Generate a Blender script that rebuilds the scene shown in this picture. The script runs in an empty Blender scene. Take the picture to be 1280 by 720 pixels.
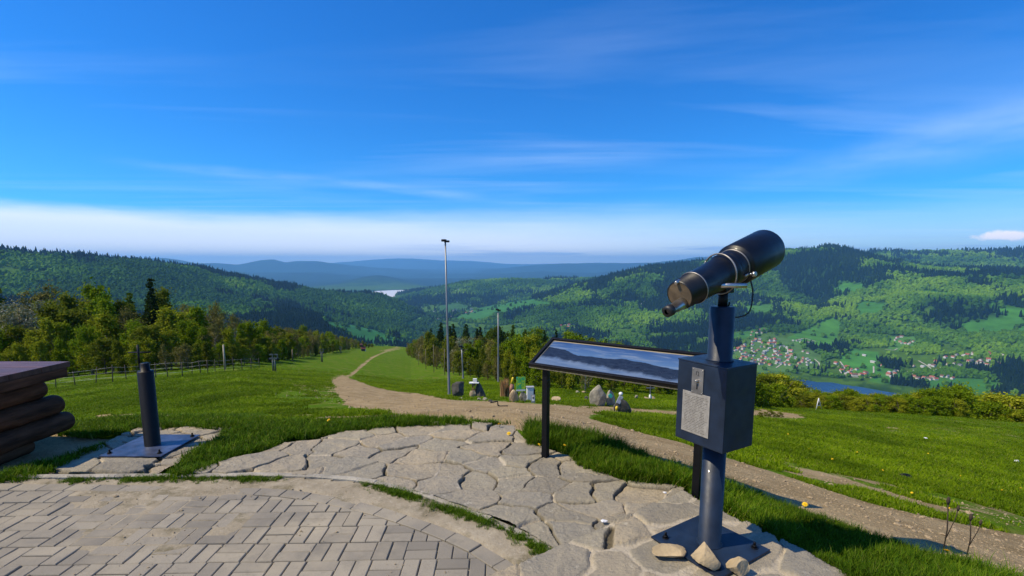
import bpy, math, random
import numpy as np
from math import sin, cos, tan, atan, atan2, radians, degrees, pi, sqrt, exp
from mathutils import Vector, Matrix

S = bpy.context.scene
COL = S.collection
RNG = random.Random(7)
NR = np.random.default_rng(11)

# ------------------------------------------------------------------ camera
CAMH, PITCH, FPX, CX, CY = 1.6, radians(7.5), 606.0, 640.0, 410.0
cam = bpy.data.cameras.new('camera')
cam.sensor_width = 36.0
cam.lens = FPX / 1280.0 * 36.0
cam.shift_y = 50.0 / 1280.0
cam.clip_start, cam.clip_end = 0.05, 200000.0
camo = bpy.data.objects.new('camera', cam)
camo.location = (0, 0, CAMH)
camo.rotation_euler = (pi / 2 - PITCH, 0, 0)
COL.objects.link(camo)
S.camera = camo

# ------------------------------------------------------------------ light
SUN_AZ, SUN_EL = radians(-103), radians(51)
world = bpy.data.worlds.new('World')
S.world = world
world.use_nodes = True
SKY_STRENGTH = 0.13
sun = bpy.data.lights.new('sun', 'SUN')
sun.energy = 4.6
sun.angle = radians(0.5)
sun.color = (1.0, 0.86, 0.62)
suno = bpy.data.objects.new('sun', sun)
sd = Vector((sin(SUN_AZ) * cos(SUN_EL), cos(SUN_AZ) * cos(SUN_EL), sin(SUN_EL)))
suno.rotation_euler = sd.to_track_quat('Z', 'Y').to_euler()
suno.location = (0, 0, 50)
COL.objects.link(suno)
vs = S.view_settings
vs.view_transform = 'Standard'
vs.look = 'None'
vs.exposure = 0.3
vs.gamma = 1.0
vs.use_curve_mapping = False
S.cycles.use_denoising = True
S.cycles.max_bounces = 6
S.cycles.transparent_max_bounces = 12
S.cycles.volume_bounces = 2


# ------------------------------------------------------------------ node helpers
class NT:
    def __init__(s, tree):
        s.t = tree
        s.n = tree.nodes
        s.l = tree.links

    def node(s, typ, ins=None, **props):
        n = s.n.new(typ)
        for k, v in props.items():
            setattr(n, k, v)
        for k, v in (ins or {}).items():
            sock = n.inputs[k]
            if isinstance(v, bpy.types.NodeSocket):
                s.l.new(v, sock)
            else:
                sock.default_value = v
        return n

    def math(s, op, a, b=0.0, c=0.0, clamp=False):
        n = s.node('ShaderNodeMath', {0: a, 1: b, 2: c}, operation=op)
        n.use_clamp = clamp
        return n.outputs[0]

    def noise(s, vec, scale, detail=4.0, rough=0.55, dist=0.0):
        return s.node('ShaderNodeTexNoise', {'Vector': vec, 'Scale': scale, 'Detail': detail, 'Roughness': rough, 'Distortion': dist}).outputs[0]

    def ramp(s, fac, stops, interp='LINEAR'):
        n = s.node('ShaderNodeValToRGB', {0: fac})
        cr = n.color_ramp
        cr.interpolation = interp
        while len(cr.elements) < len(stops):
            cr.elements.new(0.5)
        for e, (p, c) in zip(cr.elements, stops):
            e.position = p
            e.color = (c[0], c[1], c[2], 1) if not isinstance(c, (int, float)) else (c, c, c, 1)
        return n.outputs[0]

    def mix(s, f, a, b, blend='MIX'):
        n = s.node('ShaderNodeMix', data_type='RGBA', blend_type=blend)
        for i, v in ((0, f), (6, a), (7, b)):
            if isinstance(v, bpy.types.NodeSocket):
                s.l.new(v, n.inputs[i])
            else:
                n.inputs[i].default_value = (*v, 1) if isinstance(v, tuple) and len(v) == 3 else v
        return n.outputs[2]

    def rng(s, v, a, b, c=0.0, d=1.0, smooth=False):
        n = s.node('ShaderNodeMapRange', {0: v, 1: a, 2: b, 3: c, 4: d})
        n.clamp = True
        if smooth:
            n.interpolation_type = 'SMOOTHSTEP'
        return n.outputs[0]

    def attr(s, name, typ='GEOMETRY'):
        return s.node('ShaderNodeAttribute', attribute_name=name, attribute_type=typ)

    def scaled(s, vec, sc, rot=(0, 0, 0)):
        return s.node('ShaderNodeMapping', {'Vector': vec, 'Scale': sc, 'Rotation': rot}).outputs[0]


def new_mat(name):
    m = bpy.data.materials.new(name)
    m.use_nodes = True
    t = NT(m.node_tree)
    t.n.clear()
    out = t.node('ShaderNodeOutputMaterial')
    return m, t, out


def pbr(name, color, rough=0.6, metal=0.0, var=0.15, scale=8.0, bump=0.0, bscale=40.0, coat=0.0, spec=0.5, stretch=(1, 1, 1), dark=None, island=0.0):
    m, t, out = new_mat(name)
    co = t.node('ShaderNodeTexCoord').outputs['Object']
    v = t.scaled(co, stretch)
    nz = t.noise(v, scale, 5)
    c2 = dark or tuple(x * (1 - var * 2) for x in color)
    c1 = tuple(min(1, x * (1 + var)) for x in color)
    c = t.mix(t.rng(nz, .3, .7), c2, c1)
    if island:
        ri = t.node('ShaderNodeNewGeometry').outputs['Random Per Island']
        c = t.mix(t.rng(ri, 0, 1, 0, island), c, tuple(x * .45 for x in color))
    b = t.node('ShaderNodeBsdfPrincipled', {'Base Color': c, 'Metallic': metal, 'Coat Weight': coat, 'Specular IOR Level': spec})
    t.l.new(t.rng(t.noise(v, scale * 2.3, 3), .2, .8, max(.02, rough - .1), min(1, rough + .1)), b.inputs['Roughness'])
    if bump:
        bm = t.node('ShaderNodeBump', {'Height': t.noise(v, bscale, 5), 'Strength': bump, 'Distance': 0.02})
        t.l.new(bm.outputs[0], b.inputs['Normal'])
    t.l.new(b.outputs[0], out.inputs[0])
    return m


# ------------------------------------------------------------------ sky
def build_sky():
    t = NT(world.node_tree)
    t.n.clear()
    out = t.node('ShaderNodeOutputWorld')
    sky = t.node('ShaderNodeTexSky', sky_type='NISHITA')
    sky.sun_disc = False
    sky.sun_elevation = SUN_EL
    sky.sun_rotation = SUN_AZ
    sky.altitude = 760
    sky.air_density = 1.0
    sky.dust_density = 0.4
    sky.ozone_density = 3.0
    hs = t.node('ShaderNodeHueSaturation', {'Saturation': 1.28, 'Value': 1.0, 'Color': sky.outputs[0]}).outputs[0]
    hs = t.mix(1.0, hs, (0.20, 0.74, 1.15), 'MULTIPLY')
    d = t.node('ShaderNodeTexCoord').outputs['Generated']
    sx = t.node('ShaderNodeSeparateXYZ', {0: d})
    x, y, z = sx.outputs
    zz = t.math('MAXIMUM', z, 0.03)
    px, py = t.math('DIVIDE', x, zz), t.math('DIVIDE', y, zz)
    pl = t.node('ShaderNodeCombineXYZ', {0: px, 1: py}).outputs[0]
    # high thin cirrus veils
    rot = t.scaled(pl, (0.10, 0.55, 1), (0, 0, radians(24)))
    ci = t.noise(rot, 1.0, 7, .58, .9)
    veil = t.noise(t.scaled(pl, (.25, .3, 1)), 1.0, 3, .5)
    cf = t.math('MULTIPLY', t.rng(ci, .46, .85, 0, .50), t.rng(veil, .38, .62, 0, 1))
    c = t.mix(cf, hs, (5.2, 6.6, 8.8))
    # one long thin streak drawn by a high cloud band
    az = t.math('ARCTAN2', x, y)
    el = t.math('ARCSINE', z)
    sl = t.math('ADD', t.math('MULTIPLY', t.math('MULTIPLY', az, az), -.02), t.math('MULTIPLY', az, -.055))
    ctr = t.math('ADD', sl, .132)
    wob = t.math('MULTIPLY', t.math('SUBTRACT', t.noise(t.scaled(d, (3, 3, 3)), 1, 2), .5), .02)
    dd = t.math('ABSOLUTE', t.math('SUBTRACT', t.math('SUBTRACT', el, ctr), wob))
    stf = t.math('MULTIPLY', t.rng(dd, 0, .013, .17, 0, True), t.math('MULTIPLY', t.rng(az, -.72, -.5, 0, 1, True), t.rng(az, -.15, .05, 1, 0, True)))
    stf = t.math('MULTIPLY', stf, t.rng(t.noise(t.scaled(d, (9, 9, 60)), 1, 4), .3, .65))
    c = t.mix(stf, c, (5.5, 6.8, 8.8))
    # broad slanting wisp to the east
    c2 = t.math('ADD', .133, t.math('MULTIPLY', t.math('SUBTRACT', az, .36), .135))
    w2 = t.math('ADD', .010, t.math('MULTIPLY', t.math('MAXIMUM', t.math('SUBTRACT', az, .3), 0), .05))
    wob2 = t.math('MULTIPLY', t.math('SUBTRACT', t.noise(t.scaled(d, (5, 5, 9), (0, .12, 0)), 1, 5, .6), .5), .05)
    d2 = t.math('DIVIDE', t.math('ABSOLUTE', t.math('SUBTRACT', t.math('SUBTRACT', el, c2), wob2)), w2)
    f2 = t.math('MULTIPLY', t.rng(d2, 0, 1.6, .22, 0, True), t.rng(az, .30, .75, 0, 1, True))
    f2 = t.math('MULTIPLY', f2, t.rng(t.noise(t.scaled(d, (10, 10, 50)), 1, 5, .6), .3, .7, .4, 1))
    c = t.mix(f2, c, (6.0, 7.2, 9.0))
    # milky bank of stratus low over the horizon, its upper edge sharper to the west
    edge = t.math('ADD', .082, t.math('MULTIPLY', t.math('SUBTRACT', t.noise(t.scaled(d, (2.2, 2.2, 14)), 1, 5), .5), .045))
    soft = t.rng(az, -.8, .2, .012, .045)
    lo, hi = t.math('SUBTRACT', edge, soft), t.math('ADD', edge, soft)
    bank = t.node('ShaderNodeMapRange', {0: el, 1: lo, 2: hi, 3: 1.0, 4: 0.0}, interpolation_type='SMOOTHSTEP').outputs[0]
    bank = t.math('MULTIPLY', bank, t.rng(az, -.1, .75, .88, .40, True))
    glow = t.mix(t.rng(el, .0, .06, 1, 0, True), (7.7, 8.0, 8.9), (12.5, 11.3, 10.2))
    c = t.mix(bank, c, glow)
    # streaks of grey blue cloud inside the bank
    st = t.noise(t.scaled(d, (3.5, 3.5, 70)), 1.0, 4, .55, .4)
    sf = t.math('MULTIPLY', t.rng(st, .5, .66, 0, .62, True), t.math('MULTIPLY', t.rng(el, .008, .022, 0, 1, True), t.rng(el, .03, .05, 1, 0, True)))
    sf = t.math('MULTIPLY', sf, t.rng(az, -.35, 0., 0, 1, True))
    c = t.mix(sf, c, (2.6, 3.9, 7.0))
    # a small puff of cumulus to the east
    a0, e0 = radians(45.2), radians(2.3)
    ddx = t.math('DIVIDE', t.math('SUBTRACT', az, a0), .030)
    ddy = t.math('DIVIDE', t.math('SUBTRACT', el, e0), .0065)
    rr = t.math('SQRT', t.math('ADD', t.math('MULTIPLY', ddx, ddx), t.math('MULTIPLY', ddy, ddy)))
    rr = t.math('ADD', rr, t.math('MULTIPLY', t.math('SUBTRACT', t.noise(d, 70, 4), .5), 1.6))
    c = t.mix(t.rng(rr, .7, 1.3, 1.0, 0, True), c, (10.5, 9.6, 9.6))
    bg = t.node('ShaderNodeBackground', {'Color': c, 'Strength': SKY_STRENGTH})
    t.l.new(bg.outputs[0], out.inputs[0])


build_sky()


# ------------------------------------------------------------------ camera maths (only used to find where things stand)
cp, sp = cos(PITCH), sin(PITCH)


def ray(u, v):
    a, b = (u - CX) / FPX, (v - CY) / FPX
    return np.array([a, cp - b * sp, -sp - b * cp])


def at_z(u, v, z=0.0):
    d = ray(u, v)
    k = (z - CAMH) / d[2]
    return (d[0] * k, d[1] * k, z)


def proj(x, y, z):
    D = y * cp + (CAMH - z) * sp
    D = np.where(D < 0.01, 0.01, D)
    return CX + FPX * x / D, CY - FPX * ((z - CAMH) * cp + y * sp) / D, D


def inpoly(u, v, poly):
    u = np.asarray(u, float); v = np.asarray(v, float)
    r = np.zeros(u.shape, bool)
    n = len(poly)
    for i in range(n):
        x1, y1 = poly[i]; x2, y2 = poly[(i + 1) % n]
        c = (y1 > v) != (y2 > v)
        with np.errstate(divide='ignore', invalid='ignore'):
            xx = (x2 - x1) * (v - y1) / (y2 - y1 if y2 != y1 else 1e-9) + x1
        r ^= c & (u < xx)
    return r


def softpoly(u, v, poly, ju, jv, n=10, seed=1):
    g = np.random.default_rng(seed)
    a = np.zeros(np.shape(u))
    for i in range(n):
        a += inpoly(u + g.normal() * ju, v + g.normal() * jv, poly)
    return a / n


def vnoise(x, y, seed=0):
    ix, iy = np.floor(x).astype(np.int64), np.floor(y).astype(np.int64)
    fx, fy = x - ix, y - iy
    fx = fx * fx * (3 - 2 * fx); fy = fy * fy * (3 - 2 * fy)

    def h(a, b):
        n = (a * 374761393 + b * 668265263 + seed * 2147483647 + 1013904223) & 0xffffffff
        n = ((n ^ (n >> 13)) * 1274126177) & 0xffffffff
        n = ((n ^ (n >> 16)) * 2246822519) & 0xffffffff
        return ((n ^ (n >> 15)) & 0xffffff) / float(0xffffff)
    a, b, c, d = h(ix, iy), h(ix + 1, iy), h(ix, iy + 1), h(ix + 1, iy + 1)
    return (a * (1 - fx) + b * fx) * (1 - fy) + (c * (1 - fx) + d * fx) * fy


def fbm(x, y, seed=0, oct=4, gain=.5):
    s = 0; a = 1; t = 0
    for i in range(oct):
        s = s + a * vnoise(x, y, seed + i * 17); t += a; a *= gain; x = x * 2.03 + 11.3; y = y * 2.03 - 7.1
    return s / t


# ------------------------------------------------------------------ the lie of the land
def L(*pts):
    """control points (u, v, r) on a sight line, or (u, None, r, z)"""
    o = []
    for p in pts:
        u = p[0]
        if p[1] is None:
            d = ray(u, 400); az = atan2(d[0], d[1]); r, z = p[2], p[3]
        else:
            d = ray(u, p[1]); az = atan2(d[0], d[1]); r = p[2]; z = CAMH + d[2] / sqrt(d[0] ** 2 + d[1] ** 2) * r
        o.append((az, r, z))
    o.sort()
    return np.array(o)


BROW = L((-300, None, 200, -30), (0, None, 200, -28), (300, None, 280, -40), (440, None, 330, -52), (505, None, 420, -67.5), (540, None, 300, -54), (640, None, 230, -42.5), (860, None, 180, -34.5), (930, None, 75, -18.0), (1000, None, 62, -14.6), (1150, None, 57, -11.9), (1280, None, 54, -10.9), (1500, None, 52, -10))
LAYERS = [
    BROW,
    L((-300, None, 900, -240), (350, None, 1000, -270), (440, None, 1200, -300), (520, None, 1700, -432), (640, None, 1500, -440), (800, None, 1350, -446), (1600, None, 1350, -447)),
    L((-300, 425, 1500), (0, 420, 1500), (200, 425, 1500), (380, 432, 1550), (440, 437, 1600), (500, 434, 1800), (516, 425, 2600), (540, None, 3100, -434), (600, None, 3000, -434), (700, None, 2500, -434), (900, None, 2120, -444), (1280, None, 2080, -444), (1600, None, 2050, -444)),
    L((-300, 380, 2100), (0, 385, 2100), (200, 388, 2150), (380, 400, 2250), (440, 407, 2300), (500, 420, 2500), (520, 408, 3200), (545, None, 3500, -433), (600, None, 3300, -428), (700, None, 3100, -385), (900, None, 3000, -384), (1280, None, 3000, -388), (1600, None, 3000, -388)),
    L((-300, 345, 2600), (0, 345, 2600), (200, 352, 2700), (380, 383, 3000), (440, 390, 3100), (500, 397, 3300), (522, 396, 3650), (548, 396, 3800), (600, 396, 3500), (700, 384, 3450), (800, 368, 3600), (900, 366, 3700), (1000, 368, 3750), (1100, 366, 3800), (1200, 372, 3800), (1280, 374, 3800), (1600, 372, 3800)),
    L((-300, 318, 3100), (0, 313.5, 3100), (40, 317.5, 3120), (60, 318, 3150), (132, 324.5, 3200), (175, 327.5, 3250), (207, 331.5, 3280), (250, 335.5, 3320), (275, 342.5, 3350), (320, 351.5, 3400), (345, 357, 3420), (365, 357, 3450), (392, 364, 3500), (440, 368, 3600), (475, 369, 3700), (500, 377, 3800), (520, 387, 3850), (530, 392, 4000), (552, 393, 4000), (575, 394, 3800), (622, 380, 3800), (665, 372, 3900), (710, 360, 4050), (760, 347.5, 4200), (810, 335, 4400), (877, 329, 4650), (940, 317, 5200), (983, 312.5, 5500), (1011, 313, 5600), (1033, 308.5, 5600), (1055, 312, 5600), (1080, 319, 5500), (1105, 325, 5300), (1160, 334, 5100), (1220, 337, 5000), (1280, 343, 4900), (1600, 352, 4900)),
    L((-300, None, 4600, -200), (480, None, 4700, -425), (540, None, 4500, -434), (600, None, 4400, -434), (640, None, 4700, -380), (760, None, 5200, -330), (877, None, 5600, -120), (983, None, 6500, -60), (1100, None, 6300, -110), (1600, None, 6300, -150)),
    L((-300, None, 5900, -300), (400, None, 5800, -418), (485, None, 5800, -419), (500, 372.5, 5700), (520, 367, 5700), (540, 362, 5800), (580, 352.5, 5900), (630, 349, 6000), (680, 349.5, 6000), (740, 348, 6000), (800, 349, 6200), (877, 345, 6500), (983, None, 7600, -60), (1040, 321, 7700), (1077, 316.5, 7700), (1105, 314, 7700), (1140, 315, 7700), (1180, 313.5, 7700), (1230, 315, 7700), (1280, 313, 7700), (1600, 314, 7700)),
    L((-300, None, 8050, -418), (880, None, 8100, -418), (1000, None, 8900, -150), (1600, None, 8900, -150)),
    L((-300, None, 8700, -402), (880, None, 8800, -402), (1000, None, 9900, -300), (1600, None, 9900, -300)),
    L((-300, None, 11500, -395), (380, 358, 11500), (430, 352, 11500), (455, 347, 11500), (472, 345, 11500), (500, 349, 11500), (540, 358, 11500), (600, 356, 11500), (1600, None, 11500, -395)),
    L((-300, None, 13800, -400), (1600, None, 13800, -400)),
    L((-300, 341, 16800), (250, 338, 16800), (330, 339, 16800), (400, 338, 16800), (450, 342.5, 16800), (520, 347, 16800), (575, 348, 16800), (620, 343, 16800), (680, 338, 16800), (740, 340, 16800), (800, 337, 16800), (900, 336, 16800), (1600, 338, 16800)),
    L((-300, None, 18500, -330), (1600, None, 18500, -330)),
    L((-300, 329, 21000), (175, 323.5, 21000), (205, 322.5, 21000), (225, 325, 21000), (245, 328.5, 21000), (270, 327, 21000), (298, 329.5, 21000), (322, 324.5, 21000), (342, 323.5, 21000), (357, 328.5, 21000), (372, 327, 21000), (395, 327.5, 21000), (440, 334, 21000), (495, 337, 21000), (540, 340, 21000), (590, 341, 21000), (610, 336, 21000), (640, 332.5, 21000), (700, 329, 21000), (770, 328.5, 21000), (815, 329, 21000), (850, 325, 21000), (870, 321, 21000), (900, 321, 21000), (1000, 327, 21000), (1600, 327, 21000)),
    L((-300, None, 27000, -250), (1600, None, 27000, -250)),
    L((-300, 330, 36000), (390, 333, 36000), (430, 328, 36000), (470, 324.5, 36000), (520, 323, 36000), (560, 325, 36000), (600, 328, 36000), (650, 330, 36000), (1600, 332, 36000)),
    L((-300, None, 43000, -300), (1600, None, 43000, -300)),
]
for _k in (5, 7):
    LAYERS[_k][:, 2] -= np.where(LAYERS[_k][:, 2] > -424, 15, 0)
EDGE = [(-180, 9), (-100, 9), (-60, 6.6), (-38, 5.9), (-25, 4.9), (-12, 4.9), (1, 4.75), (8, 4.25), (15, 3.6), (20, 3.42), (30, 2.98), (36, 2.9), (50, 2.75), (70, 3.2), (100, 6), (180, 9)]
PROF = [(-50, 0), (0, 0), (.5, -.05), (1, -.17), (2, -.48), (3, -.79), (5, -1.4), (9, -2.55), (20, -5.35), (45, -10.9), (95, -20.2), (195, -37.5), (295, -53), (395, -65), (600, -80)]


AZG = np.linspace(-1.25, 1.25, 2501)


def _smooth(a, sig):
    k = np.arange(-int(4 * sig) - 1, int(4 * sig) + 2)
    w = np.exp(-.5 * (k / sig) ** 2); w /= w.sum()
    p = np.concatenate([np.full(len(k), a[0]), a, np.full(len(k), a[-1])])
    return np.convolve(p, w, 'same')[len(k):-len(k)]


TABR = [_smooth(np.interp(AZG, l[:, 0], l[:, 1]), 28 if i == 0 else 4) for i, l in enumerate(LAYERS)]
TABZ = [_smooth(np.interp(AZG, l[:, 0], l[:, 2]), 28 if i == 0 else 4) for i, l in enumerate(LAYERS)]


def hermite(R, Z, r):
    """monotone cubic along every sight line; R, Z are K x N, r is N"""
    K = R.shape[0]
    dl = (Z[1:] - Z[:-1]) / (R[1:] - R[:-1])
    m = np.zeros_like(Z)
    same = dl[1:] * dl[:-1] > 0
    with np.errstate(divide='ignore', invalid='ignore'):
        hm = 2 * dl[1:] * dl[:-1] / (dl[1:] + dl[:-1])
    m[1:-1] = np.where(same, hm, 0)
    m[0] = dl[0]
    out = Z[-1].copy()
    for k in range(K - 1):
        h = R[k + 1] - R[k]
        t = (r - R[k]) / h
        q = (t >= 0) & (t < 1)
        t2, t3 = t * t, t * t * t
        zz = (2 * t3 - 3 * t2 + 1) * Z[k] + (t3 - 2 * t2 + t) * h * m[k] + (-2 * t3 + 3 * t2) * Z[k + 1] + (t3 - t2) * h * m[k + 1]
        out = np.where(q, zz, out)
    return out


def H(x, y):
    x = np.atleast_1d(np.asarray(x, float)); y = np.atleast_1d(np.asarray(y, float))
    az = np.arctan2(x, y); r = np.hypot(x, y)
    azc = np.clip(az, -1.2, 1.2)
    R = np.array([np.interp(azc, AZG, q) for q in TABR])
    Z = np.array([np.interp(azc, AZG, q) for q in TABZ])
    azd = np.degrees(az)
    e = np.interp(azd, [a for a, _ in EDGE], [b for _, b in EDGE])
    d = r - e
    zn = np.interp(d, [a for a, _ in PROF], [b for _, b in PROF])
    fade = np.interp(azd, [-180, -60, -30, -12, 90, 180], [.3, .70, .74, 1, 1, .3])
    w = np.clip((r - 6) / 25, 0, 1)
    zn = zn * (1 + (fade - 1) * w)
    lump = np.clip((d - .6) / 6, 0, 1)
    zn = zn + lump * ((fbm(x / 5.5, y / 5.5, 3, 3) - .5) * .35 + (fbm(x / 1.3, y / 1.3, 5, 2) - .5) * .07 + (fbm(x / 22., y / 22., 8, 2) - .5) * .9 * np.clip(d / 40, 0, 1))
    rb, zb = R[0], Z[0]
    # blend of the near slope into the brow
    far = hermite(R, Z, np.maximum(r, rb))
    t = np.clip(r / rb, 0, 1)
    zbn = np.interp(rb - e, [a for a, _ in PROF], [b for _, b in PROF]) * fade
    near = zn + (zb - zbn) * np.clip((t - .3) / .7, 0, 1) ** 2
    z = np.where(r < rb, near, far)
    # spurs and gullies of the hills
    hs = np.clip((z + 425) / 110, 0, 1) * np.clip((r - 700) / 900, 0, 1)
    n1 = 1 - np.abs(fbm(x / 1150 + 3, y / 1150, 21, 4, .5) * 2 - 1) * 2.2
    n2 = fbm(x / 420, y / 420, 31, 4) - .5
    rid = (1 - .8 * np.exp(-((r - R[5]) / 340) ** 2)) * (1 - np.exp(-((r - R[7]) / 900) ** 2))
    amp = np.where((r < 6800) | (azd > 18), 1.0, 0.0) * np.clip((9800 - r) / 800, 0, 1)
    ea = np.clip((azd - 5) / 20, 0, 1)
    n0 = 1 - np.abs(fbm(x / 1700 + 13, y / 1700 + 2, 23, 3, .5) * 2 - 1) * 2.4
    z = z + hs * rid * amp * ((n1 - .45) * 60 + n2 * 52 + ea * (n0 - .4) * 85)
    n3 = fbm(x / 2600, y / 2600, 41, 4) - .5
    z = z + np.clip((r - 9500) / 4000, 0, 1) * np.clip((z + 395) / 100, 0, 1) * n3 * 220
    z = z + np.clip((r - 200) / 500, 0, 1) * (fbm(x / 60, y / 60, 51, 3) - .5) * 5 * hs
    # everything behind the viewer is a level hilltop
    bk = np.clip((np.abs(azd) - 62) / 40, 0, 1)
    z = z * (1 - bk) + bk * np.where(r < 8, zn, np.maximum(z * .3, -60))
    return z


def on_ground(u, v, rmin=2.0, rmax=20000.0, n=2600):
    d = ray(u, v)
    hh = sqrt(d[0] ** 2 + d[1] ** 2)
    rs = np.exp(np.linspace(math.log(rmin), math.log(rmax), n))
    x, y, z = d[0] / hh * rs, d[1] / hh * rs, CAMH + d[2] / hh * rs
    g = H(x, y)
    i = np.argmax(z < g)
    if z[i] >= g[i]:
        return None
    if i == 0:
        return (x[0], y[0], g[0])
    t = (z[i - 1] - g[i - 1]) / ((z[i - 1] - g[i - 1]) - (z[i] - g[i]) + 1e-9)
    X = x[i - 1] + (x[i] - x[i - 1]) * t; Y = y[i - 1] + (y[i] - y[i - 1]) * t
    return (float(X), float(Y), float(H(X, Y)[0]))


# ------------------------------------------------------------------ mesh helpers
def link(o, parent=None):
    COL.objects.link(o)
    if parent is not None:
        o.parent = parent
    return o


def tag(o, label=None, cat=None, group=None, kind=None):
    if label: o['label'] = label
    if cat: o['category'] = cat
    if group: o['group'] = group
    if kind: o['kind'] = kind
    return o


def np_mesh(name, V, F, mats=(), smooth=False, attrs=None, matidx=None):
    """V Nx3; F MxK (K constant)"""
    V = np.asarray(V, np.float32); F = np.asarray(F, np.int32)
    me = bpy.data.meshes.new(name)
    me.vertices.add(len(V)); me.vertices.foreach_set('co', V.ravel())
    k = F.shape[1]
    me.loops.add(F.size); me.loops.foreach_set('vertex_index', F.ravel())
    me.polygons.add(len(F)); me.polygons.foreach_set('loop_start', np.arange(0, F.size, k, dtype=np.int32))
    me.polygons.foreach_set('loop_total', np.full(len(F), k, np.int32))
    me.polygons.foreach_set('use_smooth', np.full(len(F), smooth, bool))
    if matidx is not None:
        me.polygons.foreach_set('material_index', np.asarray(matidx, np.int32))
    for m in mats:
        me.materials.append(m)
    me.update(calc_edges=True)
    for an, (typ, arr) in (attrs or {}).items():
        a = me.attributes.new(an, typ, 'POINT')
        if typ == 'FLOAT':
            a.data.foreach_set('value', np.asarray(arr, np.float32).ravel())
        elif typ == 'FLOAT_COLOR':
            a.data.foreach_set('color', np.asarray(arr, np.float32).ravel())
    return me


class MB:
    def __init__(s):
        s.v = []; s.f = []; s.sm = []

    def add(s, vs, fs, M=None, smooth=False):
        o = len(s.v)
        for v in vs:
            s.v.append(tuple(M @ Vector(v)) if M is not None else tuple(v))
        for f in fs:
            s.f.append(tuple(i + o for i in f)); s.sm.append(smooth)
        return s

    def box(s, c, d, M=None, bev=0.0):
        hx, hy, hz = d[0] / 2, d[1] / 2, d[2] / 2
        b = min(bev, hx * .9, hy * .9, hz * .9)
        if b <= 0:
            vs = [(c[0] + i * hx, c[1] + j * hy, c[2] + k * hz) for i in (-1, 1) for j in (-1, 1) for k in (-1, 1)]
            fs = [(0, 1, 3, 2), (4, 6, 7, 5), (0, 4, 5, 1), (2, 3, 7, 6), (0, 2, 6, 4), (1, 5, 7, 3)]
            return s.add(vs, fs, M)
        import bmesh
        bm = bmesh.new()
        bmesh.ops.create_cube(bm, size=1, matrix=Matrix.Translation(c) @ Matrix.Diagonal((d[0], d[1], d[2], 1)))
        bmesh.ops.bevel(bm, geom=bm.edges[:], offset=b, segments=2, affect='EDGES', profile=.6)
        bm.verts.index_update()
        s.add([v.co[:] for v in bm.verts], [[v.index for v in f.verts] for f in bm.faces], M)
        bm.free()
        return s

    def rev(s, p0, p1, prof, seg=24, cap=True, M=None, smooth=True):
        """surface of revolution: prof = [(t along p0-p1 in metres, radius)]"""
        p0, p1 = Vector(p0), Vector(p1)
        ax = (p1 - p0).normalized()
        a = ax.orthogonal().normalized(); b = ax.cross(a)
        vs = []; fs = []
        for (t, r) in prof:
            for k in range(seg):
                an = 2 * pi * k / seg
                vs.append(p0 + ax * t + (a * cos(an) + b * sin(an)) * r)
        for i in range(len(prof) - 1):
            for k in range(seg):
                k2 = (k + 1) % seg
                fs.append((i * seg + k, i * seg + k2, (i + 1) * seg + k2, (i + 1) * seg + k))
        s.add(vs, fs, M, smooth)
        if cap:
            n = len(prof)
            o = len(s.v) - len(vs)
            s.f.append(tuple(o + k for k in reversed(range(seg)))); s.sm.append(False)
            s.f.append(tuple(o + (n - 1) * seg + k for k in range(seg))); s.sm.append(False)
        return s

    def cyl(s, p0, p1, r0, r1=None, seg=20, M=None, bev=0.0, cap=True):
        r1 = r0 if r1 is None else r1
        Lh = (Vector(p1) - Vector(p0)).length
        if bev:
            prof = [(0, r0 - bev), (bev, r0), (Lh - bev, r1), (Lh, r1 - bev)]
        else:
            prof = [(0, r0), (Lh, r1)]
        return s.rev(p0, p1, prof, seg, cap, M)

    def tube(s, pts, r, seg=10, M=None):
        pts = [Vector(p) for p in pts]
        vs = []; fs = []
        up = Vector((0.13, 0.2, 1)).normalized()
        for i, p in enumerate(pts):
            d = (pts[min(i + 1, len(pts) - 1)] - pts[max(i - 1, 0)]).normalized()
            a = d.cross(up)
            if a.length < 1e-3: a = d.orthogonal()
            a.normalize(); b = a.cross(d)
            rr = r[i] if isinstance(r, (list, tuple)) else r
            for k in range(seg):
                an = 2 * pi * k / seg
                vs.append(p + (a * cos(an) + b * sin(an)) * rr)
        for i in range(len(pts) - 1):
            for k in range(seg):
                k2 = (k + 1) % seg
                fs.append((i * seg + k, (i + 1) * seg + k, (i + 1) * seg + k2, i * seg + k2))
        fs.append(tuple(range(seg))); fs.append(tuple((len(pts) - 1) * seg + k for k in reversed(range(seg))))
        return s.add(vs, fs, M, True)

    def build(s, name, mat, parent=None, loc=None):
        me = bpy.data.meshes.new(name)
        me.from_pydata(s.v, [], s.f)
        me.polygons.foreach_set('use_smooth', np.array(s.sm, bool))
        me.materials.append(mat)
        import bmesh
        bm = bmesh.new(); bm.from_mesh(me)
        bmesh.ops.recalc_face_normals(bm, faces=bm.faces[:])
        bm.to_mesh(me); bm.free()
        me.update()
        o = bpy.data.objects.new(name, me)
        if loc is not None: o.location = loc
        return link(o, parent)


def empty(name, loc, rz=0.0):
    o = bpy.data.objects.new(name, None)
    o.location = loc; o.rotation_euler = (0, 0, rz)
    o.empty_display_size = .2
    return link(o)


def copy_tree(root, loc, rz=0.0, sc=1.0, label=None, group=None):
    r = root.copy(); COL.objects.link(r)
    r.location = loc; r.rotation_euler = (0, 0, rz)
    r.scale = sc if isinstance(sc, tuple) else (sc, sc, sc)
    if label: r['label'] = label
    if group: r['group'] = group
    for ch in list(root.children):
        c = ch.copy(); COL.objects.link(c); c.parent = r
        for g in list(ch.children):
            d = g.copy(); COL.objects.link(d); d.parent = c
    return r


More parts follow.
